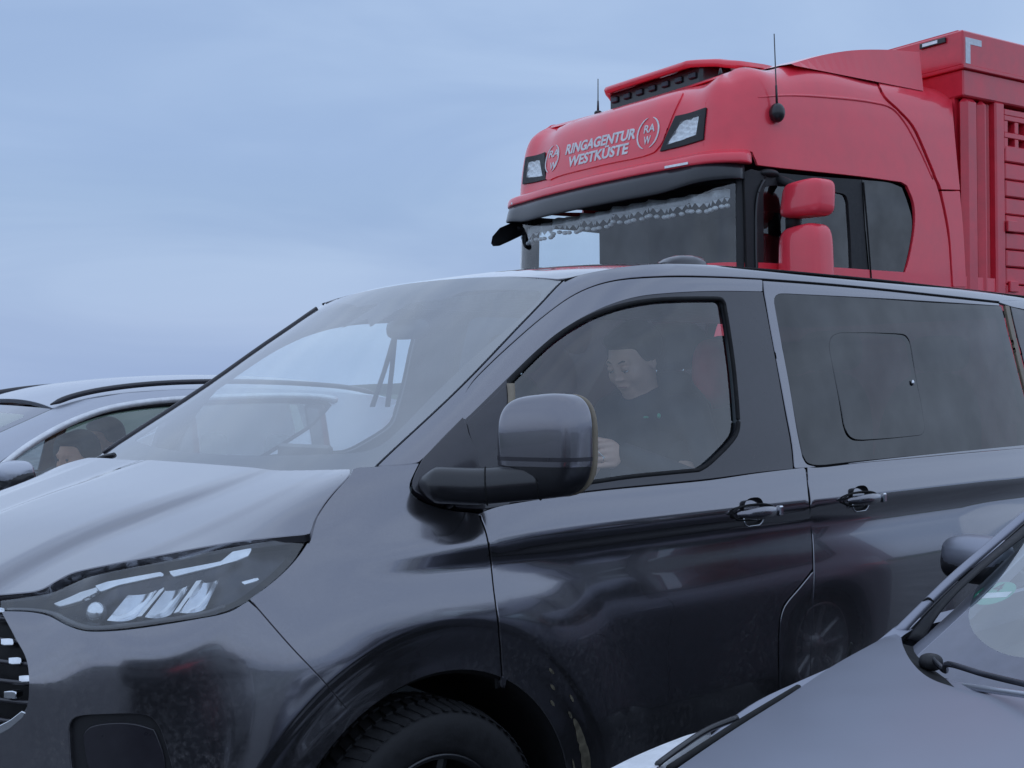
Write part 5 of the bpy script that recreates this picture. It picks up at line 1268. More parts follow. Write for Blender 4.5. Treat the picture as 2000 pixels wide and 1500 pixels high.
# cab interior: seats, rear wall, bunk, seen dimly through the glass
fbox('cab_rear_wall', (-.25, -1.15, 1.3), (-.2, 1.15, 3.3), M['cabin'], truck); fbox('cab_floor', (-2.1, -1.15, 1.2), (-.2, 1.15, 1.3), M['cabin'], truck)
fbox('cab_dashboard', (-2.15, -1.1, 1.3), (-1.75, 1.1, 1.95), M['dash'], truck, .05)
for w_ in (.6, -.6):
    fbox('cab_seat', (-1.2, w_-.25, 1.5), (-1.05, w_+.25, 2.35), M['cabin'], truck, .06); fbox('cab_seat_base', (-1.6, w_-.25, 1.3), (-1.05, w_+.25, 1.6), M['cabin'], truck, .05)
fbox('cab_side_lining', (-1.02, -1.20, 1.3), (-.22, -1.18, 3.0), M['cabin'], truck); fbox('cab_curtain', (-1.36, -1.16, 1.3), (-1.33, -.55, 2.9), M['cabin'], truck); fbox('cab_ceiling', (-2.0, -1.1, 2.9), (-.25, 1.1, 2.94), M['cabin'], truck)
# lower cab
lowf = np.vstack([[(q, .0) for q in np.linspace(-4.0, 4.0, 60)], [(q, 1.26) for q in np.linspace(4.0, -4.0, 60)]])
V = []; Fc = []
for q in np.linspace(-4.0, 4.0, 60): P = F_cab([q], [0.])[0]; P2 = F_cab([q], [1.3])[0]; V += [P*[1, 1, 0]+[0, 0, .55], P, P2]
for i in range(59):
    for j in range(2): Fc.append((i*3+j, i*3+j+1, i*3+j+4, i*3+j+3))
mesh('cab_lower_body', L2(V), Fc, RED, truck, True)
fbox('chassis', (-1.9, -.45, .6), (7.2, .45, 1.0), M['blackm'], truck)
for u_ in (-.95, 4.2, 5.5):
    for s_ in (1, -1): wheel('truck_wheel', truck, (u_, s_*1.08, .5), .5, .30, .28, s_, 'alloy', 5)
# ---- body (the livestock box)
RB = M['truck_red2']; Wb = 1.275
fbox('box_header', (0, -Wb, 3.745), (7.4, Wb, 4.0), RB, truck, .012)
fbox('header_drip_rail', (-.004, -Wb-.012, 3.725), (7.4, Wb+.012, 3.752), RB, truck, .005)
fbox('box_top_rail', (.02, -Wb+.012, 3.535), (7.38, Wb-.012, 3.726), RB, truck, .01)
fbox('box_front_wall', (.03, -1.18, .95), (.08, 1.18, 3.6), RB, truck)
fbox('box_wall_core', (.10, -1.17, .95), (7.3, 1.17, 3.6), M['gap'], truck)
U = lambda px, py, w_=Wb: TF.at(px, py, w=w_)[0]
def post(u0, u1, w0, w1, name='wall_post', z0=.95, z1=3.54, b=.02):
    for s_ in (1, -1): fbox(name, (u0, min(w0*s_, w1*s_), z0), (u1, max(w0*s_, w1*s_), z1), RB, truck, b)
post(.035, .205, 1.18, 1.262, 'corner_post', b=.045)
post(.20, .235, 1.15, 1.215); post(.225, .315, 1.18, 1.262, b=.04)
post(.315, .36, 1.16, 1.205); post(.365, .40, 1.16, 1.212); post(.39, .50, 1.18, 1.264, 'door_frame_post', b=.012)
# louvred side panels with vent windows
k = 0
for u0 in np.arange(.50, 7.2, 1.34):
    u1 = min(u0+1.28, 7.3)
    for s_ in (1, -1):
        def fb(n_, a, b, m=RB, bv=.004): fbox(n_, (a[0], min(a[1]*s_, b[1]*s_), a[2]), (b[0], max(a[1]*s_, b[1]*s_), b[2]), m, truck, bv)
        zt = 3.50
        for r_ in range(2):       # rows of openings with upright slats between
            zz = 3.33-r_*.125
            fb('vent_rail', (u0, 1.20, zz+.085), (u1, 1.262, zz+.125))
            x = u0
            while x < u1-.05: fb('vent_slat', (x, 1.20, zz), (x+.045, 1.258, zz+.085), bv=.003); x += .13
        fb('vent_rail', (u0, 1.20, 3.455), (u1, 1.262, 3.50))
        for r_ in range(16):
            zz = 3.115-r_*.128; fb('side_plank', (u0+.01, 1.20, zz), (u1-.01, 1.262-(.004 if r_ % 2 else 0), zz+.120), bv=.008)
        fb('wall_post', (u1, 1.18, .95), (u1+.06, 1.27, 3.52))
fbox('door_latch', (.50, 1.262, 2.60), (.62, 1.285, 2.68), M['truck_red2'], truck, .005); fbox('door_latch', (.52, 1.262, 2.16), (.62, 1.285, 2.24), M['truck_red2'], truck, .005)
fbox('box_roof', (.02, -1.22, 4.0), (7.38, 1.22, 4.01), RB, truck)
# L-shaped reflective marking and front marker lamp
U0 = U(1884, 68); uu = U(1920, 75)
fbox('reflective_marking', (.03, Wb-.002, 3.765), (.085, Wb+.002, 3.95), M['tape'], truck); fbox('reflective_marking', (.086, Wb-.002, 3.905), (.215, Wb+.002, 3.95), M['tape'], truck)
fbox('marker_lamp', (-.02, .92, 3.935), (.0, 1.14, 3.975), M['black'], truck, .004); fbox('marker_lamp_glass', (-.024, .95, 3.944), (-.018, 1.08, 3.966), M['alloy'], truck)

# ================================================================== cars
def car(name, label, frame, sp, paint, group=None, traced=None, detail=True):
    global van
    root = empty(name, frame.world([[0, 0, 0]])[0], frame.rz, label, 'car', group)
    u0, ub, ur, ue, ut, hw = sp['u0'], sp['ub'], sp['ur'], sp['ue'], sp['ut'], sp['hw']
    pl = np.array([(u0, 0), (u0+.02, .3), (u0+.09, .55), (u0+.2, hw-.16), (u0+.36, hw-.05), (u0+.6, hw-.012), (u0+1.0, hw), ((u0+ut)/2, hw+.005), (ut-1.0, hw), (ut-.5, hw-.02), (ut-.22, hw-.10), (ut-.07, hw-.35), (ut, 0)])
    ss = np.r_[0, np.cumsum(np.linalg.norm(np.diff(pl, axis=0), axis=1))]
    PL = Spl(np.r_[-ss[2], -ss[1], ss, 2*ss[-1]-ss[-2]], np.vstack([pl[2]*[1, -1], pl[1]*[1, -1], pl, pl[-2]*[1, -1]]))
    zb = sp['zb']; zl = np.array([.18, .32, .5, .68, .8, .9, 1.0])*zb/.98
    dS = np.array([.06, .01, .012, .004, .0, .02, .055]); dN = np.array([.10, .03, .0, .03, .10, .24, .45]); dT = np.array([.10, .02, 0, .01, .03, .05, .09])
    def fs(s, z):
        s = np.asarray(s, float); z = np.asarray(z, float); sa = np.abs(s); sg = np.where(s < 0, -1, 1)
        P = spl_ev(PL, sa); T = spl_ev(PL, sa+.01)-spl_ev(PL, sa-.01); T /= np.linalg.norm(T, axis=1)[:, None]
        kn = 1-sstep(u0+.15, u0+.9, P[:, 0]); kt = sstep(ut-.6, ut-.15, P[:, 0])
        d = pchip(zl, dS, z)*(1-kn)*(1-kt)+pchip(zl, dN, z)*kn+pchip(zl, dT, z)*kt
        for uc in (sp['wf'], sp['wr']):
            rr = np.hypot(P[:, 0]-uc, z-.32); d = d-.018*(1-sstep(.40, .52, rr))*np.where(P[:, 1] > .5, 1, 0)
        return np.stack([P[:, 0]+T[:, 1]*d, (P[:, 1]-T[:, 0]*d)*sg, z], 1)
    SS = Surf(fs, (.3, ss[-1]-.3), (.2, zb+.03), 160, 40, frame); SS.sgn = -1
    su = lambda u: np.interp(u, pl[:, 0], ss)
    GZ, GWv, GU = np.array(sp['gz']), np.array(sp['gw']), np.array(sp['gu']); RU = np.array(sp['gr'])
    wS, uS = Spl(GZ, GWv[:, None]), Spl(GZ, GU[:, None])
    def fu(a, z):
        a = np.asarray(a, float); z = np.asarray(z, float); g = pchip([-.2, 0, .04, .12, .3, .6, 6], [.35, .10, .065, .03, .006, 0, 0], a)
        u = spl_ev(uS, z)[:, 0]+a; return np.stack([u, spl_ev(wS, z)[:, 0]-g-.10*sstep(ue-.6, ut, u), z], 1)
    UU = Surf(fu, (0, ue-ur+1.4), (GZ[0], GZ[-1]), 160, 60, frame); UU.sgn = -1
    hz = Spl(sp['hu'], np.array(sp['hz'])[:, None])
    def fh(u, w):
        u = np.asarray(u, float); w = np.asarray(w, float); aw = np.abs(w)/hw
        return np.stack([u, w, spl_ev(hz, u)[:, 0]-pchip([0, .2, .4, .6, .8, .93, 1.0, 1.1], [0, .0015, .006, .014, .027, .042, .062, .11], aw)], 1)
    HH = Surf(fh, (u0, ub+.1), (-hw*1.02, hw*1.02), 120, 120, frame); HH.sgn = 1
    z0, z1 = GZ[0], sp['zh']
    def fw(a, b):
        a = np.asarray(a, float); b = np.asarray(b, float); wd = spl_ev(wS, b)[:, 0]-.10; uf = spl_ev(uS, b)[:, 0]; t = np.clip((b-z0)/(z1-z0), 0, 1); q = 1-np.abs(a)**2.2
        return np.stack([uf-(.16-.08*t)*q, a*wd, b+.02*t*q], 1)
    WW = Surf(fw, (-1, 1), (z0-.05, z1), 100, 60, frame); WW.sgn = -1
    rs = Spl(sp['ru'], np.stack([sp['rw'], sp['rz'], sp['rc']], 1))
    def fr(u, q):
        u = np.asarray(u, float); q = np.asarray(q, float); e = spl_ev(rs, u); return np.stack([u, q*e[:, 0], e[:, 1]+(e[:, 2]-e[:, 1])*(1-np.abs(q)**2.4)], 1)
    RR = Surf(fr, (sp['ru'][0], sp['ru'][-1]), (-1, 1), 60, 30, frame); RR.sgn = 1
    # --- body side (one sheet each side, wheel arches cut out)
    def arc(uc, r=.375): return [(su(uc+r*math.cos(t)), .32+r*math.sin(t)) for t in np.linspace(-.2, math.pi+.2, 26)]
    zt = zb*.985
    zh_ = lambda u_: float(fh([u_], [.95*hw])[0, 2])-.03
    side = np.array([(0.02, .22), (.0 + .02, zb*.60)]+[(s_, z_) for s_, z_ in zip(np.linspace(.1, su(u0+.45), 8), np.linspace(zb*.61, min(zh_(u0+.5), zt), 8))]+[(su(u_), min(zh_(u_), zt) if u_ < ub else min(zt, zh_(ub)+(u_-ub)*.5)) for u_ in np.linspace(u0+.55, ut-.3, 40)]+[(ss[-1]-.02, zt), (ss[-1]-.02, .25)]+[(su(ut-.35), .22)]+arc(sp['wr'])+arc(sp['wf'])+[(su(u0+.3), .2)])
    side = np.array([p for p in side])
    for mi in (False, True): panel('body_side', SS, side, paint, root, sp=.07, depth=.03, eds=.04, mirror=mi)
    # door shut lines
    for u_a, u_b in sp['doors']:
        for s_ in (1, -1):
            q = np.array([(su(u_a+(u_b-u_a)*t), zt-.02-(zt-.3)*t) for t in np.linspace(0, 1, 12)]); tube('shut_line', L2((SS.ev(q)+SS.normal(q)*.0005)*[1, s_, 1]), .0035, M['gap'], root, seg=5)
    for u_a, u_b in sp['doors'][1:]:
        for s_ in (1, -1):
            ab = np.array([[su(u_a-.12), zb*.84]]); c = (SS.ev(ab)+SS.normal(ab)*.02)[0]*[1, s_, 1]; fell('door_handle', c, (.09, .012, .014), paint, root, p=2.6)
    # --- bonnet with shoulders
    if traced and 'hood' in traced: hp, fp = traced['hood'](HH)
    else:
        hp = np.vstack([[(u0+.10+.16*(w/hw)**2*1.6, w) for w in np.linspace(-.80*hw, .80*hw, 20)], [(u_, (.80+.11*sstep(u0+.2, ub, u_))*hw) for u_ in np.linspace(u0+.4, ub-.02, 10)], [(ub-.02-.0*w, w) for w in np.linspace(.86*hw, -.86*hw, 16)], [(u_, -(.80+.11*sstep(u0+.2, ub, u_))*hw) for u_ in np.linspace(ub-.02, u0+.4, 10)]]); fp = None
    panel('bonnet', HH, hp, paint, root, sp=.035 if detail else .08, depth=.02)
    shw = np.vstack([[(u0+.04+.2*(w/hw)**2, w) for w in np.linspace(0, .93*hw, 12)], [(u_, .945*hw) for u_ in np.linspace(u0+.5, ub+.2, 12)], [(ub+.2, .80*hw), (ub-.0, .80*hw), (ub-.0, 0)]])
    for mi in (False, True): panel('wing_shoulder', HH, shw, paint, root, sp=.06, depth=.01, off=-.05, mirror=mi)
    # --- glasshouse
    gt = traced['glass'](UU) if traced and 'glass' in traced else np.array(sp['glass'])
    a_of = lambda u, z: u-float(np.interp(z, GZ, GU))
    zr_ = sp['rz']; outer = np.vstack([[(.003, z) for z in np.linspace(GZ[0], sp['rz'][0], 14)], [(a_of(u_, z_), z_) for u_, z_ in zip(sp['ru'][1:], sp['rz'][1:])], [(a_of(sp['dp'][0], GZ[0]), GZ[0])]])
    for mi in (False, True):
        panel('glasshouse_frame', UU, outer, paint, root, holes=[gt], sp=.05, depth=.02, mirror=mi)
        panel('side_glass', UU, gt, M['glass'], root, sp=.10, depth=0, off=-.008, mirror=mi)
    P = resample(gt, .03, True); Q = UU.ev(P)
    for s_ in (1, -1):
        tube('glass_seal', L2(Q*[1, s_, 1]), .010, M['gap'], root, seg=6, closed=True)
        if sp.get('chrome'):
            top = traced['glass'](UU, True); TQ = UU.ev(top+[-.004, .018])+UU.normal(top)*.012; tube('chrome_strip', L2(TQ*[1, s_, 1]), .017, M['brightwork'], root, seg=8)
    for u_ in sp['bp']:
        zz = np.linspace(GZ[0], sp['zh'], 8); A = np.array([(a_of(u_+.10*(z-GZ[0]), z), z) for z in zz])
        for s_ in (1, -1): ribbon('door_pillar', (UU.ev(A)+UU.normal(A)*.0)*[1, s_, 1], (UU.ev(A+[.11, 0])+UU.normal(A)*.0)*[1, s_, 1], M['satin'], root, rows=2, n=8, thick=.012)
    # --- windscreen, rear screen, roof
    wo = np.vstack([[(q, z0-.04) for q in np.linspace(-1, 1, 20)], [(1., z) for z in np.linspace(z0, z1, 10)], [(q, z1) for q in np.linspace(.98, -.98, 20)], [(-1., z) for z in np.linspace(z1, z0, 10)]])
    wi = np.vstack([[(q, z0+.05*(z1-z0)+.06*(z1-z0)*abs(q/.9)**6) for q in np.linspace(-.90, .90, 20)], [(.92, z0+.3*(z1-z0)), (.91, z1-.04)], [(q, z1-.03) for q in np.linspace(.86, -.86, 12)], [(-.91, z1-.04), (-.92, z0+.3*(z1-z0))]])
    if traced and 'clear' in traced: wi = traced['clear'](WW)
    panel('windscreen_border', WW, wo, M['frit'], root, holes=[wi], sp=.06, depth=0); panel('windscreen_glass', WW, wi, M['wglass'], root, sp=.08, depth=0)
    ro = np.vstack([[(sp['ru'][0], q) for q in np.linspace(-1, 1, 14)], [(u_, 1) for u_ in np.linspace(sp['ru'][0]+.05, sp['ru'][-1], 20)], [(sp['ru'][-1], q) for q in np.linspace(.9, -.9, 12)], [(u_, -1) for u_ in np.linspace(sp['ru'][-1], sp['ru'][0]+.05, 20)]])
    panel('roof', RR, ro, paint, root, sp=.08, depth=.02)
    zz = np.linspace(0, 1, 8); re_ = sp['ru'][-1]; dp = sp['dp'][0]
    L_ = [(re_+(dp+.1-re_)*t, float(sp['rw'][-1])+(GWv[0]-.16-sp['rw'][-1])*t, sp['rz'][-1]+(GZ[0]-sp['rz'][-1])*t) for t in zz]
    R_ = [(a, -b, c) for a, b, c in L_]; ribbon('rear_screen', L_, R_, M['tint'], root, bulge=.10, nrm=(1, 0, .3), rows=10, n=8)
    tl = [(dp+.1, GWv[0]-.16, GZ[0]), (ut-.06, hw-.25, zb*.9), (ut-.02, hw-.3, .6)]; ribbon('tailgate', tl, [(a, -b, c) for a, b, c in tl], paint, root, bulge=.04, nrm=(1, 0, 0), rows=10, n=12)
    # --- lamps, grille, mirrors, wheels, interior
    for s_ in (1, -1):
        q = np.array([(su(u0+.14), zb*.70), (su(u0+.30), zb*.79), (su(u0+.62), zb*.86), (su(u0+.52), zb*.74), (su(u0+.24), zb*.63)])
        panel('headlamp', SS, cat_spline(np.vstack([q, q[:1]]), n=4)[:-1], M['lampwhite'], root, sp=.05, depth=.02, off=.004, mirror=s_ < 0)
        q = np.array([(ss[-1]-su(u0+.62)+0, zb*.92), (ss[-1]-.45, zb*.93), (ss[-1]-.40, zb*.78), (ss[-1]-.85, zb*.80)])
        panel('tail_lamp', SS, q, M['truck_red'], root, sp=.06, depth=.02, off=.004, mirror=s_ < 0)
        wheel('wheel', root, (sp['wf'], s_*(hw-.13), .32), .32, .21, .215, s_, 'alloy', 5); wheel('wheel', root, (sp['wr'], s_*(hw-.13), .32), .32, .21, .215, s_, 'alloy', 5)
        mcx = sp['mir']; mr_ = empty('door_mirror', L2((mcx[0], s_*mcx[1], mcx[2]))[0]); mr_.parent = root
        ellips('mirror_cap', (0, 0, .012), (.078, .102, .055), paint, mr_, 26, 16, 2.8, lambda v: np.array([v[0]*(1 if v[0] < 0 else .5)-.10*0+.25*(-v[1]*s_)*(.35), v[1], v[2]]))
        ellips('mirror_shell', (.004, 0, -.012), (.078, .108, .056), M['black'], mr_, 26, 16, 2.8, lambda v: np.array([v[0]*(1 if v[0] < 0 else .5)+.25*(-v[1]*s_)*(.35), v[1], v[2]]))
        tube('mirror_foot', [(0, s_*.08, -.03), (.01, s_*.20, -.07)], .022, M['black'], mr_)
    fbox('grille', (u0+.02, -.42, zb*.45), (u0+.07, .42, zb*.66), M['blackm'], root, .02); fbox('lower_intake', (u0-.0, -.5, .22), (u0+.06, .5, .36), M['blackm'], root, .02)
    fbox('floor_pan', (u0+.7, -hw+.12, .2), (ut-.3, hw-.12, .35), M['blackm'], root)
    fbox('engine_bay', (u0+.35, -hw+.28, .3), (ub-.05, hw-.28, zb*.72), M['gap'], root)
    fbox('dashboard', (ub+.10, -hw+.12, .55), (ub+.62, hw-.12, GZ[0]-.03), M['dash'], root, .05)
    for w_ in (.36, -.36):
        for us in (sp['seat'], sp['seat']+.9):
            r_ = empty('seat', L2((us, w_, .3))[0]); r_.parent = root
            ellips('seat_cushion', (0, 0, .12), (.26, .24, .10), M['cabin'], r_, 16, 10, 3.0); ellips('seat_back', (.28, 0, .45), (.09, .23, .33), M['cabin'], r_, 16, 12, 3, lambda v: np.array([v[0]+.25*v[2], v[1], v[2]])); ellips('headrest', (.40, 0, .86), (.05, .12, .08), M['cabin'], r_, 16, 10, 3.0)
    tube('steering_wheel', L2([np.array([sp['seat']-.52, .36, GZ[0]-.06])+.18*np.array([.45*math.sin(a), math.cos(a), .89*math.sin(a)]) for a in np.linspace(0, 2*math.pi, 30)[:-1]]), .014, M['black'], root, closed=True)
    fell('interior_mirror', (ub+(ur-ub)*.72, 0, z1-.10), (.02, .11, .03), M['black'], root, p=3)
    if sp.get('rail'):
        for s_ in (1, -1):
            q = cat_spline(np.array(sp['rail'])*[1, s_, 1], n=5); n_ = len(q)
            tube('roof_rail', L2(q), .014*np.clip(np.minimum(np.arange(n_), np.arange(n_)[::-1])/3+.25, .2, 1), M['satin'], root, seg=10)
    return root, dict(SS=SS, UU=UU, HH=HH, WW=WW, RR=RR)

FA = Frame(VF.world([[0, -3.02, 0]])[0], VF.th)
def silver_glass(UU, only=False):
    top = UU.inv(cat_spline([(-30, 932), (0, 908), (40, 880), (100, 846), (150, 824), (200, 808), (260, 797), (330, 790), (450, 784), (560, 782), (620, 785), (645, 790)], n=3))
    if only: return top
    return np.vstack([top, [(top[-1][0]+.12, 1.30), (top[-1][0]+.22, 1.03)], [(.35, 1.01), (top[0][0]-.12, 1.03)]])
sp1 = dict(u0=-1.62, ub=-.62, ur=.5, ue=2.4, ut=2.95, hw=.92, zb=1.0, wf=-.75, wr=1.95,
           gz=[.98, 1.1, 1.2, 1.3, 1.41, 1.46, 1.50, 1.53], gw=[.875, .835, .80, .76, .712, .685, .65, .60], gu=[-.66, -.34, -.07, .19, .47, .60, .72, .82], gr=[2.6]*8,
           hu=[-1.65, -1.5, -1.2, -.9, -.6, -.4], hz=[.70, .80, .90, .955, .995, 1.02], zh=1.405,
           ru=[.47, .6, .8, 1.05, 1.4, 1.9, 2.3, 2.55], rw=[.60, .60, .60, .60, .60, .59, .57, .55], rz=[1.41, 1.445, 1.475, 1.49, 1.495, 1.48, 1.45, 1.41], rc=[1.455, 1.495, 1.535, 1.56, 1.575, 1.565, 1.525, 1.47],
           glass=None, dp=(2.72, 0), doors=[(-.30, -.42), (.78, .72), (1.75, 1.55)], bp=[.98, 1.75], chrome=1.12, mir=(.02, .99, 1.07), seat=.55,
           rail=[(.46, .595, 1.425), (.56, .60, 1.462), (.72, .60, 1.495), (1.0, .60, 1.523), (1.4, .60, 1.532), (1.9, .59, 1.517), (2.2, .575, 1.492), (2.38, .565, 1.455)])
_m = FA.at(36, 930, w=1.02); sp1['mir'] = (float(_m[0]), 1.02, float(_m[2]))
silver, SV = car('silver_car', 'silver estate car with black roof rails and bright window trim beyond the grey van', FA, sp1, M['silver'], traced=dict(glass=silver_glass))

FB = Frame(VF.world([[0, 2.65, 0]])[0], VF.th)
def fg_hood(HH):
    e = HH.inv(cat_spline([(1742, 1237), (1626, 1301), (1548, 1353), (1440, 1421), (1328, 1497), (1240, 1560)], n=5))
    rr = HH.inv(cat_spline([(2010, 1372), (1930, 1357), (1860, 1341), (1810, 1321), (1778, 1290), (1763, 1262), (1758, 1243)], n=5))
    e = e[e[:, 1] < -.2]; lst = e[-1]
    fr = [(-.50+.30*(w/.9)**2, w) for w in np.linspace(lst[1]+.06, .75, 18)]
    back = [(u_, (.80+.08*sstep(-.4, .6, u_))*.9) for u_ in np.linspace(-.2, rr[0][0], 8)]
    mid = [(rr[0][0]-.03*0, w) for w in np.linspace(.72, max(rr[0][1]+.05, -.5), 12)]
    return np.vstack([e, fr, back, mid, rr]), None
sp2 = dict(u0=-.62, ub=.62, ur=1.62, ue=3.0, ut=3.75, hw=.9, zb=.93, wf=.20, wr=2.85,
           gz=[.87, .95, 1.05, 1.145, 1.25, 1.35, 1.41, 1.45], gw=[.845, .815, .785, .755, .715, .67, .63, .58], gu=[.60, .76, .96, 1.15, 1.36, 1.56, 1.70, 1.80], gr=[3.4]*8,
           hu=[-.65, -.5, -.3, 0, .35, .7, .9], hz=[.72, .785, .835, .875, .912, .942, .955], zh=1.385,
           ru=[1.62, 1.75, 1.95, 2.2, 2.5, 2.9, 3.2, 3.45], rw=[.55, .55, .55, .55, .55, .54, .52, .50], rz=[1.38, 1.415, 1.435, 1.445, 1.44, 1.42, 1.37, 1.30], rc=[1.41, 1.445, 1.465, 1.475, 1.47, 1.45, 1.40, 1.33],
           glass=[(.22, .95), (.28, 1.1), (.30, 1.25), (.30, 1.335), (.6, 1.375), (1.1, 1.37), (1.5, 1.33), (1.9, 1.2), (2.3, 1.0), (2.2, .96), (1.2, .95)], dp=(3.62, 0), doors=[(.55, .62), (1.75, 1.75), (2.75, 2.6)], bp=[1.70], mir=(1.37, .98, .995), seat=1.45)
def fg_clear(WW):
    q = WW.inv(cat_spline([(2030, 1012), (2000, 1040), (1960, 1082), (1925, 1120), (1902, 1160), (1892, 1200), (1900, 1232), (1930, 1262), (1965, 1278), (2010, 1286)], n=4))
    k = (q[:, 0] < .9); q = q[k]
    return np.vstack([[(-.90, 1.35)], [(-.91, q[0][1]+.03)] if q[0][1] < 1.30 else np.zeros((0, 2)), q, [(w, q[-1][1]-.004) for w in np.linspace(q[-1][0]+.05, .86, 12)], [(.92, 1.05), (.91, 1.35)]])
fgc, FG = car('grey_car', 'light grey hatchback with a green windscreen sticker, close by at the lower right', FB, sp2, M['fg'], traced=dict(hood=fg_hood, clear=fg_clear))
W2, H2 = FG['WW'], FG['HH']
# black screen-pillar strip and the thin painted edge outside it
LW = lambda pts, w0, w1: np.array([FB.at(px, py, w=w0+(w1-w0)*(i/(len(cat_spline(pts, n=5))-1))) for i, (px, py) in enumerate(cat_spline(pts, n=5))])
l0 = LW([(1740, 1238), (1790, 1190), (1855, 1127), (1930, 1062), (2015, 988)], -.865, -.76)
l1 = LW([(1762, 1242), (1812, 1190), (1872, 1132), (1942, 1071), (2022, 1000)], -.845, -.745)
l2 = LW([(1768, 1250), (1817, 1196), (1877, 1137), (1946, 1076), (2028, 1004)], -.838, -.74)
l3 = LW([(1803, 1262), (1822, 1215), (1862, 1164), (1925, 1106), (2035, 1022)], -.80, -.71)
ribbon('screen_pillar', l0, l1, M['fg'], fgc, bulge=.008, nrm=(-.2, -.5, .8), rows=4, n=24, thick=.006)
ribbon('screen_pillar_groove', l1-[0, 0, .004], l2-[0, 0, .004], M['gap'], fgc, rows=1, n=24)
ribbon('screen_pillar_trim', l2, l3, M['blackm'], fgc, bulge=.008, nrm=(-.3, .2, .9), rows=5, n=24, thick=.006)
ftube('pillar_joint', [l0[6]+[0, 0, .003], (l0[6]+l1[6])/2+[0, 0, .012], l1[6]+[0, 0, .003]], .003, M['gap'], fgc, seg=5)
# cowl, wiper spindle, wiper arm
cw_ = H2.inv(cat_spline([(1759, 1246), (1764, 1266), (1780, 1292), (1812, 1323), (1862, 1343), (1932, 1359), (2010, 1374)], n=4))
CP = H2.ev(cw_); ribbon('cowl_recess', CP+[0, 0, -.012], CP+[.12, .03, -.05], M['gap'], fgc, rows=2, n=24)
sp_ = FB.at(1818, 1293, w=-.66)
fell('wiper_spindle', sp_, (.024, .024, .018), M['blackm'], fgc, p=2.4); ftube('wiper_arm', [sp_+[0, 0, .012], FB.at(1845, 1310, w=-.60), FB.at(1852, 1297, w=-.55), FB.at(1925, 1318, w=-.45), FB.at(2040, 1345, w=-.30)], .006, M['lampgrey'], fgc)
ftube('wiper_arm', [FB.at(1858, 1338, w=-.62), FB.at(1930, 1347, w=-.50), FB.at(2040, 1362, w=-.36)], .007, M['silver'], fgc)
# far headlamp crystal and bonnet-edge seal
hlp = H2.inv([(1386, 1428), (1340, 1441), (1288, 1461), (1235, 1484), (1180, 1512), (1120, 1545), (1230, 1545), (1292, 1497), (1350, 1452)])
pts_ = np.array([H2.ev([p])[0] for p in hlp]); pts_[:, 2] -= .002
poly = hlp.copy(); poly[:, 1] = np.clip(poly[:, 1], -.93, .93); panel('headlamp_crystal', H2, poly, M['lampwhite'], fgc, sp=.02, depth=.02, off=.004)
ftube('headlamp_edge', H2.ev(H2.inv([(1440, 1408), (1384, 1431), (1330, 1466), (1284, 1500)]))+[0, 0, .006], .006, M['black'], fgc, seg=6)
ftube('bonnet_seal', H2.ev(H2.inv([(1560, 1341), (1440, 1413), (1380, 1452), (1306, 1500)]))+[0, 0, -.002], .007, M['gap'], fgc, seg=6)
# green emissions sticker with white field and the figure 4
sc_ = W2.ev(W2.inv([(1941, 1155)]))[0]; n_s = W2.normal(W2.inv([(1941, 1155)]))[0]
e_h = np.array([0, 1., 0]); e_h -= n_s*(e_h@n_s); e_h /= np.linalg.norm(e_h); e_v = np.cross(n_s, e_h); e_v *= np.sign(e_v[2])
stk = empty('windscreen_sticker', L2(sc_-n_s*.006)[0]); stk.parent = fgc; nl = L2(n_s)[0]; eh = L2(e_h)[0]; ev_ = L2(e_v)[0]
def disc(nm, f, m, o): mesh(nm, [eh*x+ev_*y+nl*o for x, y in f]+[eh*x+ev_*y+nl*(o-.0005) for x, y in f], [tuple(range(len(f)))]+[(i, (i+1) % len(f), (i+1) % len(f)+len(f), i+len(f)) for i in range(len(f))], m, stk)
R_ = .050; cA = lambda a, r: (r*math.cos(a), r*math.sin(a))
disc('sticker_disc', [cA(a, R_) for a in np.linspace(0, 2*math.pi, 40)[:-1]], M['green'], .001)
disc('sticker_field', [(-.040, -.021), (.040, -.021), (.044, .002), (-.044, .002)], M['white'], .0018)
cu = bpy.data.curves.new('figure', 'FONT'); cu.body = '4'; cu.size = .050; cu.extrude = .0002; cu.align_x = 'CENTER'; ob = bpy.data.objects.new('figure', cu); COL.objects.link(ob)
me = bpy.data.meshes.new_from_object(ob.evaluated_get(bpy.context.evaluated_depsgraph_get())); bpy.data.objects.remove(ob)
sgh = 1 if np.cross(eh, ev_)@nl > 0 else -1
for v in me.vertices: x, y, z = v.co; v.co = eh*x*sgh+ev_*(y+.006)+nl*(.0022+z)
me.materials.clear(); me.materials.append(M['gap']); o = bpy.data.objects.new('sticker_figure', me); COL.objects.link(o); o.parent = stk

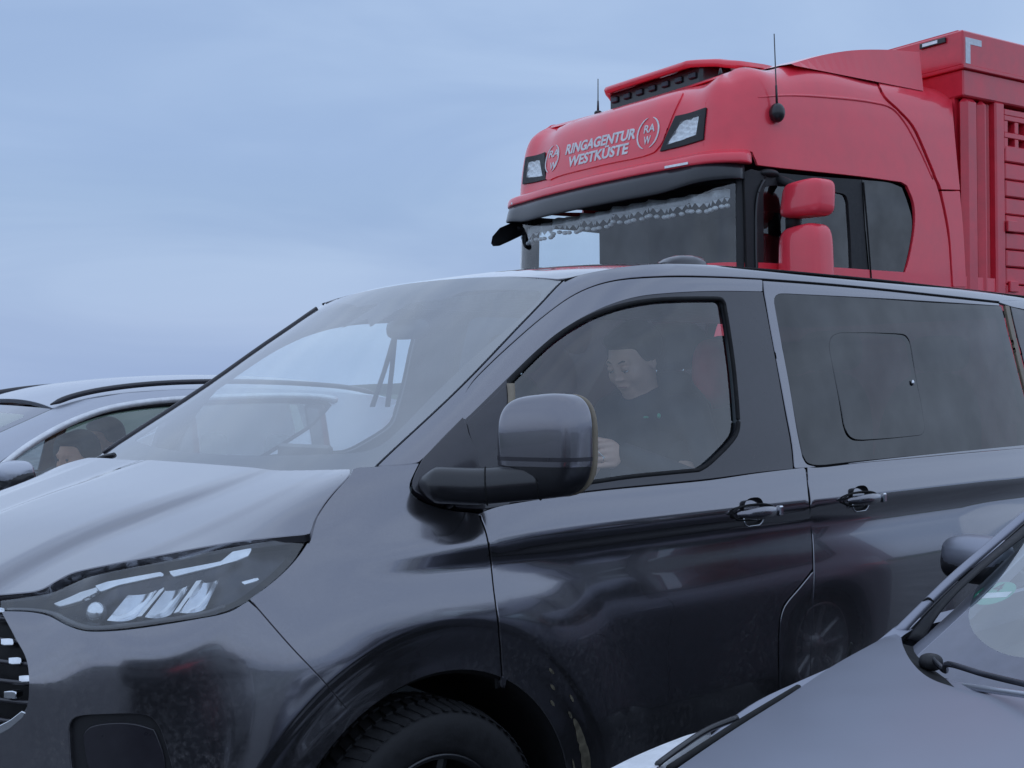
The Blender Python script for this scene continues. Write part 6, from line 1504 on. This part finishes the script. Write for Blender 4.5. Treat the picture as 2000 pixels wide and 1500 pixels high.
# ================================================================== people
def person(name, label, frame, base, prims_body, hair, jacket, skin, jac, group=None, h=.006, extra=None):
    root = empty(name, frame.world([base])[0], frame.rz, label, 'person', group); b = L2(base)[0]
    def sh(q):
        q = list(q); q[1] = tuple(np.array(q[1])-b)
        if q[0] == 'cap': q[2] = tuple(np.array(q[2])-b)
        return tuple(q)
    for nm, pr, mt, hh in (('body', prims_body, skin, h), ('hair', hair, M['hair'], h), ('jacket', jacket, jac, h*1.3)):
        if not pr: continue
        V, Fc = implicit([sh(q) for q in pr], hh); mesh(nm, V, Fc, mt, root, True)
    return root, b
def sitting(frame, head, hip, sh_z, lean=.0, hands=None, yaw=math.pi, pitch=.3, roll=0., sw=.19, hs=1.0, hands_prims=(), long_hair=False):
    """all given in frame (u,w,z); returns primitives in frame-local xyz"""
    A = axes(yaw, pitch, roll); hc = L2(head)[0]; hp, Q = head_prims(hc, A, hs)
    hpz = L2(hip)[0]; neck0 = L2((head[0]+.045+lean, head[1], sh_z+.02))[0]; chest = L2((head[0]+.09+lean, head[1], sh_z-.13))[0]
    shl = [chest+[0.0, s*sw, .10] for s in (-1, 1)]
    body = hp+[('cap', Q(-.02, 0, -.05), neck0, .055*hs, .060, .02)]
    tor = [('cap', chest+[0, 0, .0], hpz+[0, 0, .05], .150, .155, .03), ('cap', shl[0]+[0, .05, -.02], shl[1]-[0, .05, .02], .085, .085, .05), ('cap', chest+[0, 0, .10], neck0-[0, 0, .0], .10, .068, .04)]
    arms = []; body += [('cap', neck0, chest, .055, .10, .03)]
    for s, (el, wr) in zip((-1, 1), hands): arms += [('cap', shl[0 if s < 0 else 1], el, .060, .048, .03), ('cap', el, wr, .047, .034, .02)]; body += [('cap', el+(wr-el)*.3, wr, .028, .025, .01), ('cap', chest, el, .03, .03, .01), ]
    legs = []
    for s in (-1, 1): kn = hpz+[-.42, s*.13, .06]; legs += [('cap', hpz+[0, s*.09, 0], kn, .095, .07, .04), ('cap', kn, kn+[-.06, 0, -.40], .065, .048, .02)]
    E = lambda p, r, k: ('ell', Q(*p), np.array(r)*hs, A, k)
    hair = [E((-.030, 0, .040), (.098, .090, .096), .001), E((.030, 0, .090), (.060, .070, .034), .02), E((-.075, 0, -.02), (.045, .070, .075), .03), E((-.015, .078, .035), (.05, .016, .04), .015), E((-.015, -.078, .035), (.05, .016, .04), .015)]
    return body+list(hands_prims)+[], hair, tor+arms+legs, Q, A
# --- the woman at the wheel of the van
hd_ = VF.at(1236, 703, w=.42); hand_c = VF.at(1188, 888, w=.60)
hl_ = L2(hand_c)[0]
def fist(c, fwd, up, out, s=1.0):
    """left hand seen from the knuckles: palm and five separate bent fingers closing on what it holds"""
    c = np.array(c); pr = [('ell', c+fwd*-.012, np.array([.040, .016, .043])*s, np.stack([fwd, out, up], 1), .001)]
    L_ = [(.034, .040, .022), (.036, .044, .024), (.034, .041, .023), (.028, .032, .019)]
    for k, (a, b_, d) in enumerate(L_):
        o = (.030-.0205*k)*s; r_ = (.0092, .0094, .0090, .0080)[k]*s
        p0 = c+up*o+fwd*.018*s+out*.006; p1 = p0+(fwd*a+out*.006)*s; p2 = p1+(fwd*b_*.45-out*b_*.75)*s; p3 = p2+(-fwd*d*.5-out*d*.75)*s
        pr += [('cap', p0-fwd*.03, p0, r_*1.15, r_*1.12, .006), ('cap', p0, p1, r_*1.1, r_*.98, .002), ('cap', p1, p2, r_*.98, r_*.9, .001), ('cap', p2, p3, r_*.9, r_*.75, .001)]
    t0 = c-fwd*.02*s+up*.034*s-out*.012; t1 = t0+(fwd*.034+up*.012-out*.014)*s; t2 = t1+(fwd*.030-up*.004-out*.008)*s
    return pr+[('cap', t0, t1, .0125*s, .0105*s, .006), ('cap', t1, t2, .0105*s, .0085*s, .001)]
el_l = L2((hd_[0]+.02, .78, 1.13))[0]; el_r = L2((hd_[0]+.02, .10, 1.12))[0]
fw = np.array([-.96, .20, -.05]); fw /= np.linalg.norm(fw); up_ = np.array([-.10, .1, 1.]); up_ -= fw*(up_@fw); up_ /= np.linalg.norm(up_); ou = np.array([0, -1., 0]); ou -= fw*(ou@fw)+up_*(ou@up_); ou /= np.linalg.norm(ou)
wr_l = hl_-fw*.062; hr_ = hl_+fw*.03+np.array([0, .16, -.01]); fr_ = np.array([-.9, -.4, 0]); fr_ /= np.linalg.norm(fr_)
hp_ = fist(hl_, fw, up_, ou, 1.05)+fist(hr_, fr_, np.array([0, 0, 1.]), np.array([.4, -.9, 0])*-1/np.hypot(.4, .9), 1.0)
bd, hr, jk, Q, A = sitting(VF, hd_, (hd_[0]+.14, .42, .86), hd_[2]-.155, hands=[(el_l, wr_l), (el_r, hr_-fr_*.06)], pitch=.38, yaw=math.pi+.05, hs=1.0, hands_prims=hp_)
# frame-local y grows towards -w, so side -1 is her left
hr = hr+[('ell', Q(-.105, 0, .03), np.array([.045, .05, .05]), A, .02)]
wbase = (hd_[0]+.14, .42, .70)
wroot, wb_ = person('person', 'dark haired woman in dark jacket behind the van steering wheel, looking down at her hands', VF, wbase, bd, hr, jk, M['skin'], M['jacket'], h=.0052)
ellips('earring', Q(-.004, .088, -.045)-wb_, (.005, .004, .007), M['chrome'], wroot, 10, 8)
ellips('earring', Q(-.004, -.088, -.045)-wb_, (.005, .004, .007), M['chrome'], wroot, 10, 8)
for s_ in (1, -1): ellips('eye', Q(.0845, s_*.031, -.004)-wb_, (.0105, .0115, .0105), M['white'], wroot, 12, 8); ellips('iris', Q(.0935, s_*.031, -.009)-wb_, (.003, .0045, .004), M['hair'], wroot, 10, 6); ellips('eyelid', Q(.0865, s_*.031, .002)-wb_, (.0112, .0135, .0100), M['skin'], wroot, 14, 10); tube('eyelash', [Q(.0945, s_*.019, -.004)-wb_, Q(.0978, s_*.031, -.0062)-wb_, Q(.0925, s_*.044, -.003)-wb_], [.001, .0016, .001], M['hair'], wroot, seg=5)
for s_ in (1, -1): tube('eyebrow', [Q(.094, s_*.014, .022)-wb_, Q(.093, s_*.032, .029)-wb_, Q(.080, s_*.048, .022)-wb_], [.003, .0035, .002], M['hair'], wroot, seg=6)
tube('mouth_line', [Q(.0885, -.020, -.0665)-wb_, Q(.0925, -.010, -.0650)-wb_, Q(.0945, 0, -.0652)-wb_, Q(.0925, .010, -.0650)-wb_, Q(.0885, .020, -.0665)-wb_], .0024, M['lips'], wroot, seg=6)
rg = hl_+up_*(-.011)+fw*.032+ou*.007; tube('ring', [rg-wb_+.0105*(math.cos(a)*up_+math.sin(a)*ou) for a in np.linspace(0, 2*math.pi, 16)[:-1]], .0022, M['chrome'], wroot, seg=6, closed=True)
bx_ = L2(VF.at(1287, 812, w=.60))[0]-wb_; ellips('chest_badge', bx_, (.007, .006, .009), M['green'], wroot, 10, 8)
bx_ = L2(VF.at(1262, 815, w=.585))[0]-wb_; ellips('chest_badge', bx_, (.014, .004, .004), M['green'], wroot, 10, 8)
# sheet of paper in her hands
pc_ = (hl_+hr_)/2+fw*.045; e1v = np.array([0, 1., 0]); pv = [pc_+e1v*a+fw*b+np.array([0, 0, c]) for a, b, c in ((-.10, -.03, .0), (.09, -.03, .01), (.09, .06, .08), (-.10, .06, .07))]
pr_ = empty('paper_note', VF.O+0*np.zeros(3)); pr_.location = VF.world([[hand_c[0], hand_c[1]-.08, hand_c[2]]])[0]; pr_.rotation_euler = (0, 0, VF.rz); tag(pr_, 'small folded pale note held in both hands of the woman in the van', 'note')
lb = L2((hand_c[0], hand_c[1]-.08, hand_c[2]))[0]; V = [p-lb for p in pv]+[p-lb+[0, 0, -.002] for p in pv]
mesh('sheet', V, [(0, 1, 2, 3), (7, 6, 5, 4), (0, 4, 5, 1), (1, 5, 6, 2), (2, 6, 7, 3), (3, 7, 4, 0)], M['lace'], pr_)
# red jacket hung over the seat behind her
rj = VF.at(1402, 730, w=.60); rjr = empty('red_jacket', VF.world([[rj[0], .60, rj[2]]])[0], VF.rz, 'red jacket hung up behind the woman in the van, by the door pillar', 'jacket')
ellips('cloth', (.0, 0, .0), (.10, .06, .12), M['red_cloth'], rjr, 24, 14, 2.8, lambda v: v*(1+.06*math.sin(v[1]*40)))
# small tissue box on the dashboard is left out: nothing there can be read as one
# --- two people in the silver car
def simple_person(px, py, w, label, skin, jac, yaw, zoff=0.):
    h_ = FA.at(px, py, w=w); el = [L2((h_[0]+.02, w+s*.27*-1*-1, h_[2]-.40))[0] for s in (1, -1)]
    wr = [L2((h_[0]-.22, w+s*.12, h_[2]-.40))[0] for s in (1, -1)]
    b, hr_x, j, Q_, A_x = sitting(FA, h_, (h_[0]+.10, w, h_[2]-.62), h_[2]-.16, hands=[(el[0], wr[0]), (el[1], wr[1])], pitch=.1, yaw=yaw)
    for i, q in enumerate(wr): b += [('ell', q+np.array([-.05, 0, 0]), np.array([.045, .025, .035]), None, .02)]+[('cap', q+np.array([-.08, 0, .022-.015*k]), q+np.array([-.115, 0, .012-.015*k]), .008, .007, .003) for k in range(4)]+[('cap', q+np.array([-.05, 0, .03]), q+np.array([-.085, .0, .045]), .009, .008, .004)]
    r_, bb = person('person', label, FA, (h_[0]+.10, w, h_[2]-.80), b, hr_x, j, skin, jac, h=.008)
    for s_ in (1, -1): ellips('eye', Q_(.083, s_*.031, .0)-bb, (.0105, .0115, .0105), M['hair'], r_, 10, 7)
simple_person(150, 893, .36, 'ruddy driver in a red top, at the wheel of the silver estate car', M['skin2'], M['red_cloth'], math.pi+.3)
simple_person(203, 862, -.30, 'tan faced passenger in an orange top beside the silver car driver', M['skin2'], M['orange_cloth'], math.pi+.2)
# ================================================================== more of the car park, out of frame but mirrored in the paint
for i, (u_, w_, lab) in enumerate([(-3.2, 6.4, 'dark hatchback facing the grey van across the aisle'), (-6.6, 7.4, 'dark estate car at the far end of the aisle'), (1.6, 6.9, 'dark family car behind the light grey hatchback')]):
    src = fgc
    def cp(o, parent=None):
        c = o.copy(); COL.objects.link(c)
        if parent is not None: c.parent = parent; c.matrix_parent_inverse = o.matrix_parent_inverse.copy()
        if o.type == 'MESH' and len(o.data.materials) and o.data.materials[0] == M['fg']:
            c.data = dark.setdefault(o.data.name, o.data.copy()); c.data.materials[0] = M['darkcar']
        for ch in o.children: cp(ch, c)
        return c
    if i == 0: dark = {}
    o = cp(src); o.location = VF.world([[u_, w_, 0]])[0]; o.rotation_euler = (0, 0, VF.rz+(.06 if i else -.1)+(math.pi/2 if i == 0 else 0)); tag(o, lab, 'car', 'cars across the aisle')
